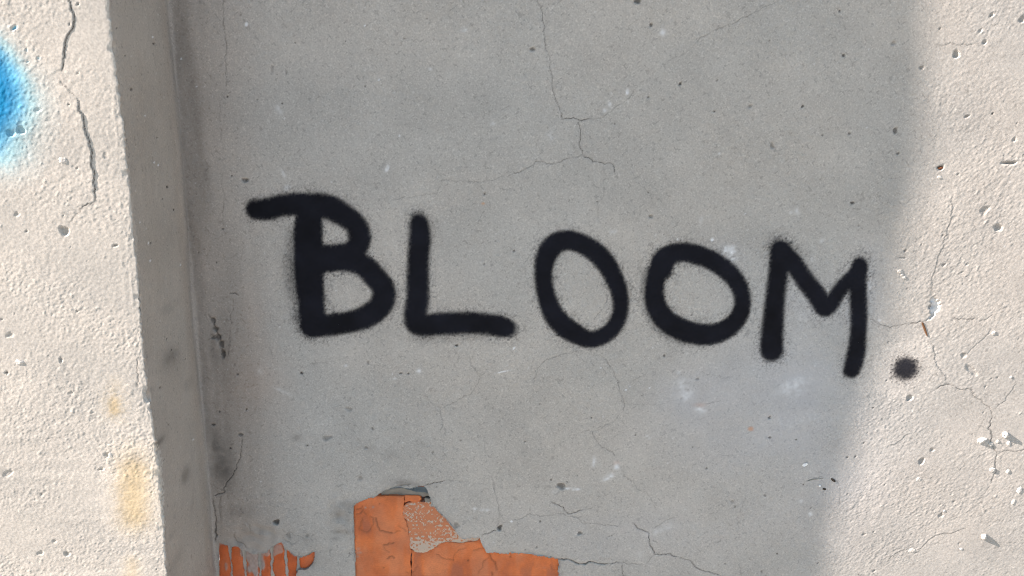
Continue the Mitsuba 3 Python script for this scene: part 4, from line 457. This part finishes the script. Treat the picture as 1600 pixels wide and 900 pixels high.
W = 'plastered_wall'
labels[W] = {'label': 'weathered grey plastered wall with a projecting pier, cracks and broken patches over orange brick', 'category': 'wall'}
pier_q = qs < 0
reveal_q = (qs >= 0) & (qs < DEPTH)
panel_q = qs >= DEPTH
cx = P[quads].mean(2)
hole_q = np.zeros(panel_q.shape, bool)
wall_s = cx[..., 0] - XC + DEPTH
for pg in OPEN:
    hole_q |= contains_xy(pg, wall_s, cx[..., 2]) & panel_q
sheet(W + '__pier', pier_q, 'pier_plaster')
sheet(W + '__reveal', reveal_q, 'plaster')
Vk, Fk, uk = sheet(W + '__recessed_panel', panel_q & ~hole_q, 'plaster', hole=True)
add(W + '__plaster_edge', Vk, Fk, 'mortar', uk, smooth=False)
labels[W + '__pier'] = {'label': 'sunlit pale rough pier face at the left'}
labels[W + '__reveal'] = {'label': 'shaded side face of the pier'}

# ---------------------------------------------------------------- brickwork behind the plaster
def piece(key, pts, y0, back, bsdf, amp=.25, seed=0, dome=0., pitch=.0017, tilt=0., fields=None):
    a = np.array(pts)
    q, _ = dense(wiggle(np.vstack([a, a[:1]]), .7, seed + 77), .0004)
    pg = Polygon(q).buffer(0)
    s = np.arange(a[:, 0].min() - pitch, a[:, 0].max() + 2 * pitch, pitch)
    z = np.arange(a[:, 1].min() - pitch, a[:, 1].max() + 2 * pitch, pitch)
    S_, Z_ = np.meshgrid(s, z)
    flat = np.stack([S_.ravel(), Z_.ravel()], 1)
    dist, idx = cKDTree(q).query(flat)
    go = dist < pitch * .6
    flat = np.where(go[:, None], q[idx], flat)
    dist = np.where(go, 0, dist)
    dk, pl = np.zeros(len(flat)), np.zeros(len(flat))
    hgt = amp * mm * (np.interp(0, [0, 1], [0, 0]) + map_coordinates(band_brick, [(flat[:, 1] - RZ0) / RP, (flat[:, 0] - RS0 + seed * .31) / RP], order=1, mode='wrap'))
    hgt -= np.exp(-dist / .0016) * .7 * mm                     # worn arrises
    hgt += dome * (1 - np.exp(-dist / .006)) * mm
    hgt += tilt * (flat[:, 1] - a[:, 1].max())
    if fields is not None:
        dh, dd, pp = fields(flat)
        hgt += dh
        dk, pl = np.maximum(dk, dd), np.maximum(pl, pp)
    i = np.arange(len(flat)).reshape(S_.shape)
    qd = np.stack([i[:-1, :-1], i[:-1, 1:], i[1:, 1:], i[1:, :-1]], -1).reshape(-1, 4)
    c = flat[qd].mean(1)
    qd = qd[contains_xy(pg, c[:, 0], c[:, 1])]
    Fc = np.concatenate([qd[:, [0, 1, 2]], qd[:, [0, 2, 3]]])
    V = np.stack([flat[:, 0] - DEPTH + XC, y0 - hgt, flat[:, 1]], 1)
    V, Fc, uv = compact(V, Fc, np.stack([dk, pl], 1))
    V, Fc, uv = skirt(V, Fc, uv, back)
    # the skirt repeats its rim, so that the face stays smooth and the edge stays sharp
    add(key, V, Fc, bsdf, uv, smooth=True)

band_brick = band(.006, .005, 1) * .5 + band(.02, .018, 0) * .8

def clay_fields(flat):
    dh, dd, pp = np.zeros(len(flat)), np.zeros(len(flat)), np.zeros(len(flat))
    for i, (w, dep, pts) in enumerate(F['brick_cracks']):
        q, _ = dense(wiggle(pts, 1.2, i + 300), .0004)
        dist, _i = cKDTree(q).query(flat)
        c = np.exp(-(dist / (w * mm * .6 + .0004)) ** 2)
        dh -= c * dep * .8 * mm
        dd = np.maximum(dd, c * min(1, .2 + .25 * w))
    for s, z, r, dep in F['brick_pits']:
        c = np.exp(-((flat[:, 0] - s) ** 2 + (flat[:, 1] - z) ** 2) / max(r, .0012) ** 2)
        dh -= c * dep * mm
        dd = np.maximum(dd, c * .8)
    gr = map_coordinates(white, [(flat[:, 1] - RZ0) / RP, (flat[:, 0] - RS0) / RP], order=1, mode='wrap')
    for s, z, rs, rz, am in F['brick_pale']:
        c = np.exp(-(((flat[:, 0] - s) / rs) ** 2 + ((flat[:, 1] - z) / rz) ** 2))
        pp = np.maximum(pp, c * am * np.clip(1 + (.4 * gr if rs > .003 else 0), 0, 2))
    return dh, dd, pp

def grown(pts, by):
    return list(Polygon(pts).buffer(by, join_style=2).exterior.coords)[:-1]

def rib_fields(flat):
    dh, dd, pp = np.zeros(len(flat)), np.zeros(len(flat)), np.zeros(len(flat))
    rough_ = map_coordinates(band(.003, .006, 2), [(flat[:, 1] - RZ0) / RP, (flat[:, 0] - RS0) / RP], order=1, mode='wrap')
    for s, z, rs, rz, am in F['smear']:
        rr = ((flat[:, 0] - s) / rs) ** 2 + ((flat[:, 1] - z) / rz) ** 2
        c = np.clip((1.25 - rr + .35 * rough_) / .35, 0, 1)
        pp = np.maximum(pp, c * am)
    dh += pp * 1.2 * mm
    return dh, dd, pp

B0 = W + '__brick'
labels[B0] = {'label': 'ribbed orange hollow brick showing under the plaster at the bottom left'}
s0, z1 = F['open'][0][0][0] - .004, F['open'][0][0][1] + .02
piece(B0 + '__body', [(s0, .515), (s0 + .19, .515), (s0 + .19, z1), (s0, z1)], .0088, .09, 'mortar', .5, 3, pitch=.003)
for i, pts in enumerate(F['ribs']):
    pts = list(Polygon(pts).buffer(-.0011, join_style=2).exterior.coords)[:-1]
    piece(B0 + '__rib' + ('' if i == 0 else f'_{i:03d}'), pts, .0060 if i not in (2,) else .0070, .0120, 'rib_clay', .22, i, dome=.5, fields=rib_fields)
piece(W + '__brick_001', F['bricks'][0], .0062, .08, 'brick_clay', .42, 11, dome=.6, fields=clay_fields)
piece(W + '__brick_002', F['bricks'][1], .0066, .08, 'brick_clay', .42, 12, dome=.5, fields=clay_fields)
def worn_fields(flat):
    z_hi, z_lo = flat[:, 1].max(), flat[:, 1].min()
    low_ = np.clip((z_lo + .035 - flat[:, 1]) / .035, 0, 1)
    g = map_coordinates(band(.0018, .0018, 0), [(flat[:, 1] - RZ0) / RP, (flat[:, 0] - RS0) / RP], order=1, mode='wrap')
    right = np.clip((flat[:, 0] - flat[:, 0].min() - .07) / .05, 0, 1)
    return g * .15 * mm, np.zeros(len(flat)), np.clip(low_ * .9 + right * .5, 0, 1)
piece(W + '__brick_003', grown(F['bricks'][2], .0022), .0074, .08, 'worn_clay', .35, 13, fields=worn_fields)
piece(W + '__brick_004', grown(F['bricks'][3], .001), .0072, .08, 'brick_clay', .35, 14, dome=.3)
labels[W + '__brick_003'] = {'label': 'pinkish worn patch of brick speckled with grey mortar'}
# the mortar behind and around the bricks
sA, sB = F['open'][1][0][0] - .02, F['open'][1][0][0] + .40
zt = F['bricks'][0][3][1]
piece(W + '__mortar_bed', [(sA, .515), (sB, .515), (sB, .70), (sA, .70)], .0165, .09, 'mortar', 1.6, 21, pitch=.003)
cav = F['cav']
ledge = [(p[0], p[1]) for p in cav]
xs = [p[0] for p in ledge]
sL, sR = min(xs), max(xs)
piece(W + '__mortar_bed_001', [(sL - .02, zt - .001), (sR + .012, zt - .002), (sR + .012, zt + .0055), (sR - .02, zt + .0075), (sL + .03, zt + .010), (sL + .012, zt + .013), (sL - .02, zt + .010)], .0115, .03, 'old_mortar', 1.1, 23)
piece(W + '__mortar_bed_002', [(sR - .008, zt - .016), (sR + .01, zt - .016), (sR + .012, zt - .004), (sR - .008, zt - .003)], .008, .03, 'old_mortar', .8, 24)

# ---------------------------------------------------------------- lime lumps stuck on the plaster
def face_point(s, z, out=0.0):
    i, j = np.searchsorted(rows, z), np.searchsorted(cols, s)
    k = iv[i, j]
    return P[k] + PN[k] * out, PN[k]

ico = trimesh.creation.icosphere(3, 1.0)
for n, (s, z, a, b, hgt, ang) in enumerate(F['lumps']):
    v = ico.vertices.copy()
    r = np.random.default_rng(90 + n)
    off = r.uniform(0, 50, 3)
    d = meshkit.fbm(v * 1.7 + off, 3, n) - .5
    v = v * (1 + .95 * d)[:, None]
    k = .00095
    hgt = hgt * (.8 if hgt > 4 else .55)
    v = v * [a * k, hgt * k, b * k]
    c_, s_ = math.cos(math.radians(ang)), math.sin(math.radians(ang))
    v = np.stack([v[:, 0] * c_ - v[:, 2] * s_, v[:, 1], v[:, 0] * s_ + v[:, 2] * c_], 1)
    p, nn = face_point(s, z)
    add(W + '__lime_lump' + ('' if n == 0 else f'_{n:03d}'), v + p + [0, -hgt * k * .15, 0], ico.faces, 'lime')

# ---------------------------------------------------------------- spray paint
def coverage(strokes, seed, speck=1.0):
    allp = np.concatenate([np.array(s[2]) for s in strokes])
    m = .075
    win = window(allp[:, 0].min() - m, allp[:, 0].max() + m, allp[:, 1].min() - m, allp[:, 1].max() + m)
    S_, Z_ = SS[win], ZZ[win]
    flat = np.stack([S_.ravel(), Z_.ravel()], 1)
    keep = np.ones(len(flat))
    g = (.6 * grain0[win] + .8 * at_grid2(white3, win)).ravel()
    for soft, op, pts in strokes:
        p = np.array(pts)
        t = np.arange(len(p))
        if len(p) > 3:
            chord = np.concatenate([[0], np.cumsum(np.linalg.norm(np.diff(p[:, :2], axis=0), axis=1))])
            k = np.linspace(0, chord[-1], int(chord[-1] / .0008) + 2)
            closed = np.allclose(p[0], p[-1])
            q = CubicSpline(chord, p, bc_type='periodic' if closed else 'natural')(k)
        else:
            k = np.linspace(0, len(p) - 1, 60)
            q = np.stack([np.interp(k, t, p[:, j]) for j in range(3)], 1)
        dist, idx = cKDTree(q[:, :2]).query(flat)
        d = dist - q[idx, 2]
        w = soft * mm
        body = 1 / (1 + np.exp(np.clip((d - .05 * w - .0004) / (w * .40), -30, 30)))
        mist = .19 * np.exp(-np.maximum(d, 0) / (.0065 + w * .6)) * (d > -w)
        b = np.clip(body + g * .14 * np.sqrt(np.clip(body * (1 - body), 0, 1)) * speck, 0, 1)
        mst = np.clip(mist * (1 + 1.5 * g * speck), 0, 1) if soft < 8 else mist * .5
        keep *= (1 - op * np.maximum(b, mst))
    c = 1 - keep
    c = np.clip((c - .012) / .97, 0, 1)
    return win, c.reshape(S_.shape)

def at_grid2(raster, win):
    return map_coordinates(raster, pos[:, win[0], win[1]], order=1, mode='wrap')

def paint(key, strokes, bsdf, label, cat, group=None, seed=0, speck=1.0, threshold=.012):
    full = COVER[key]
    both = 1 - np.prod([1 - COVER[k] for k in COVER if k.startswith('painted')], 0) if key.startswith('painted') else full
    cell = np.maximum.reduce([full[:-1, :-1], full[1:, :-1], full[:-1, 1:], full[1:, 1:]])
    mask = (cell > threshold) & ~hole_q
    for k in COVER:                                               # where the mist of two letters meets, the nearer one has it
        if k != key and k.startswith('painted') and key.startswith('painted'):
            mine, other = full[:-1, :-1], COVER[k][:-1, :-1]
            mask &= (mine > other) | ((mine == other) & (key < k))
    uv = np.stack([np.maximum(both, np.where(full > 0, np.clip(dark, 0, 1), 0)), np.clip(pale, 0, 1)], -1).reshape(-1, 2)
    V, Fc, uvc, nn = compact(P, tris(mask), uv, PN)
    add(key, V + nn * .00012, Fc, bsdf, uvc)
    labels[key] = {'label': label, 'category': cat}
    if group:
        labels[key]['group'] = group

COVER = {}
for key, k, speck in [('painted_letter', 'B', 1), ('painted_letter_001', 'L', 1), ('painted_letter_002', 'O', 1), ('painted_letter_003', 'O2', 1), ('painted_letter_004', 'M', 1),
                      ('painted_dot', 'dot', 1.8), ('blue_paint_patch', 'blue', .5), ('yellow_paint_spot', 'y1', 1.2), ('yellow_paint_spot_001', 'y2', 1), ('yellow_paint_spot_002', 'y3', 1)]:
    cov = coverage(F['paint'][k], 0, speck)
    COVER[key] = np.zeros(h.shape)
    COVER[key][cov[0]] = cov[1]
GL = 'sprayed letters of one word'
paint('painted_letter', F['paint']['B'], 'black_paint', 'black sprayed letter B with a long bar at its top left, first of the word', 'graffiti letter', GL)
paint('painted_letter_001', F['paint']['L'], 'black_paint', 'black sprayed letter L standing right after the B', 'graffiti letter', GL)
paint('painted_letter_002', F['paint']['O'], 'black_paint', 'narrow leaning black sprayed letter O beside the L', 'graffiti letter', GL)
paint('painted_letter_003', F['paint']['O2'], 'black_paint', 'wide round black sprayed letter O beside the M', 'graffiti letter', GL)
paint('painted_letter_004', F['paint']['M'], 'black_paint', 'black sprayed letter M at the end of the word', 'graffiti letter', GL)
paint('painted_dot', F['paint']['dot'], 'black_paint', 'round black sprayed full stop on the sunlit plaster', 'graffiti dot', speck=1.6)
paint('blue_paint_patch', F['paint']['blue'], 'blue_paint', 'bright blue sprayed patch on the pier at the edge of the picture', 'paint patch', speck=.5, threshold=.03)
YG = 'yellow paint spots on the pier'
paint('yellow_paint_spot', F['paint']['y1'], 'yellow_paint', 'small yellow paint spot on the pier, topmost of the yellow marks', 'paint patch', YG, speck=1.2, threshold=.03)
paint('yellow_paint_spot_001', F['paint']['y2'], 'yellow_paint', 'large tall yellow paint patch on the pier near its edge', 'paint patch', YG, speck=1.0, threshold=.03)
paint('yellow_paint_spot_002', F['paint']['y3'], 'yellow_paint', 'faint yellow paint spot on the pier, lowest of the yellow marks', 'paint patch', YG, speck=1.0, threshold=.03)

# ---------------------------------------------------------------- small things stuck to the wall
def solid(key, mesh, bsdf, label, cat, smooth=35):
    scene[key] = mikit.ply(mesh, bsdf, smooth=smooth)
    labels[key] = {'label': label, 'category': cat}

def lying(s, z, out):
    return face_point(s, z, out)[0]

def bar(points, widths, thick, out):
    """a thin sliver along points lying on the plaster"""
    v = []
    for (s, z), w in zip(points, widths):
        p = lying(s, z, out)
        v += [p + [-w, 0, 0], p + [-w * .3, -thick, 0], p + [w * .7, -thick * .8, 0], p + [w, 0, 0], p + [w * .6, thick, 0], p + [-w * .6, thick, 0]]
    n, f = len(points), []
    for i in range(n - 1):
        for j in range(6):
            a, b = i * 6 + j, i * 6 + (j + 1) % 6
            f += [(a, b, b + 6), (a, b + 6, a + 6)]
    f += [(0, j + 1, j) for j in range(1, 5)] + [((n - 1) * 6, (n - 1) * 6 + j, (n - 1) * 6 + j + 1) for j in range(1, 5)]
    m = trimesh.Trimesh(v, f, process=False)
    m.fix_normals()
    return m

Bt = F['bits']
solid('wood_splinter', bar(Bt['splinter'], [.0016, .0023, .0018, .0007], .0008, .0004), 'wood', 'thin brown wood splinter wedged in the crack right of the letter M', 'splinter')
def lens(s, z, rx, rz, ry, ang, bsdf, key, label, cat):
    v = ico.vertices * [rx, ry, rz]
    c_, s_ = math.cos(math.radians(ang)), math.sin(math.radians(ang))
    v = np.stack([v[:, 0] * c_ - v[:, 2] * s_, v[:, 1], v[:, 0] * s_ + v[:, 2] * c_], 1)
    solid(key, trimesh.Trimesh(v + lying(s, z, ry * .6), ico.faces, process=False), bsdf, label, cat, True)
sd_ = Bt['seed']
lens(*sd_[0], .0052, .0022, .0011, -38, 'husk', 'seed_husk', 'dark pointed seed husk stuck beside the edge of the shadow', 'seed husk')
lens(*sd_[1], .0030, .0020, .0010, -10, 'husk', 'seed_husk_001', 'small dark seed husk below the grey leaf scrap', 'seed husk')
lens(*Bt['crumb'], .0018, .0022, .0012, 20, 'paper', 'paint_crumb', 'tiny white crumb between the leaf scrap and the small seed husk', 'crumb')
fl = np.array([[-.0052, .0, -.0022], [.0, 0, -.0036], [.0050, 0, .0006], [.0036, 0, .0036], [-.0032, 0, .0020]])
pf = trimesh.creation.extrude_polygon(Polygon(fl[:, [0, 2]]), .0006)
vv = pf.vertices
pf = trimesh.Trimesh(np.stack([vv[:, 0], -vv[:, 2], vv[:, 1]], 1) + lying(*Bt['flake'], .0006), pf.faces[:, ::-1], process=False)
pf.fix_normals()
solid('paint_flake', pf, 'paper', 'bright white flake clinging to the shaded plaster above the leaf scrap', 'flake', False)
solid('leaf_scrap', bar(Bt['scrap'], [.0010, .0032, .0044, .0018], .0005, .0005), 'dry_leaf', 'thin pale grey scrap of dry leaf on the shaded plaster', 'leaf scrap')
lens(*Bt['rust'], .0042, .0022, .0012, 8, 'rust', 'rusty_nail', 'rusty brown nail head sunk in the upper right plaster', 'nail')

# ---------------------------------------------------------------- pavement in front of the wall
g = trimesh.creation.box((60, 60, .2))
g.apply_translation((0, -29.6, -.105))
scene['pavement'] = mikit.ply(g, 'paving')
labels['pavement'] = {'label': 'plain concrete pavement in front of the wall', 'category': 'pavement', 'kind': 'structure'}
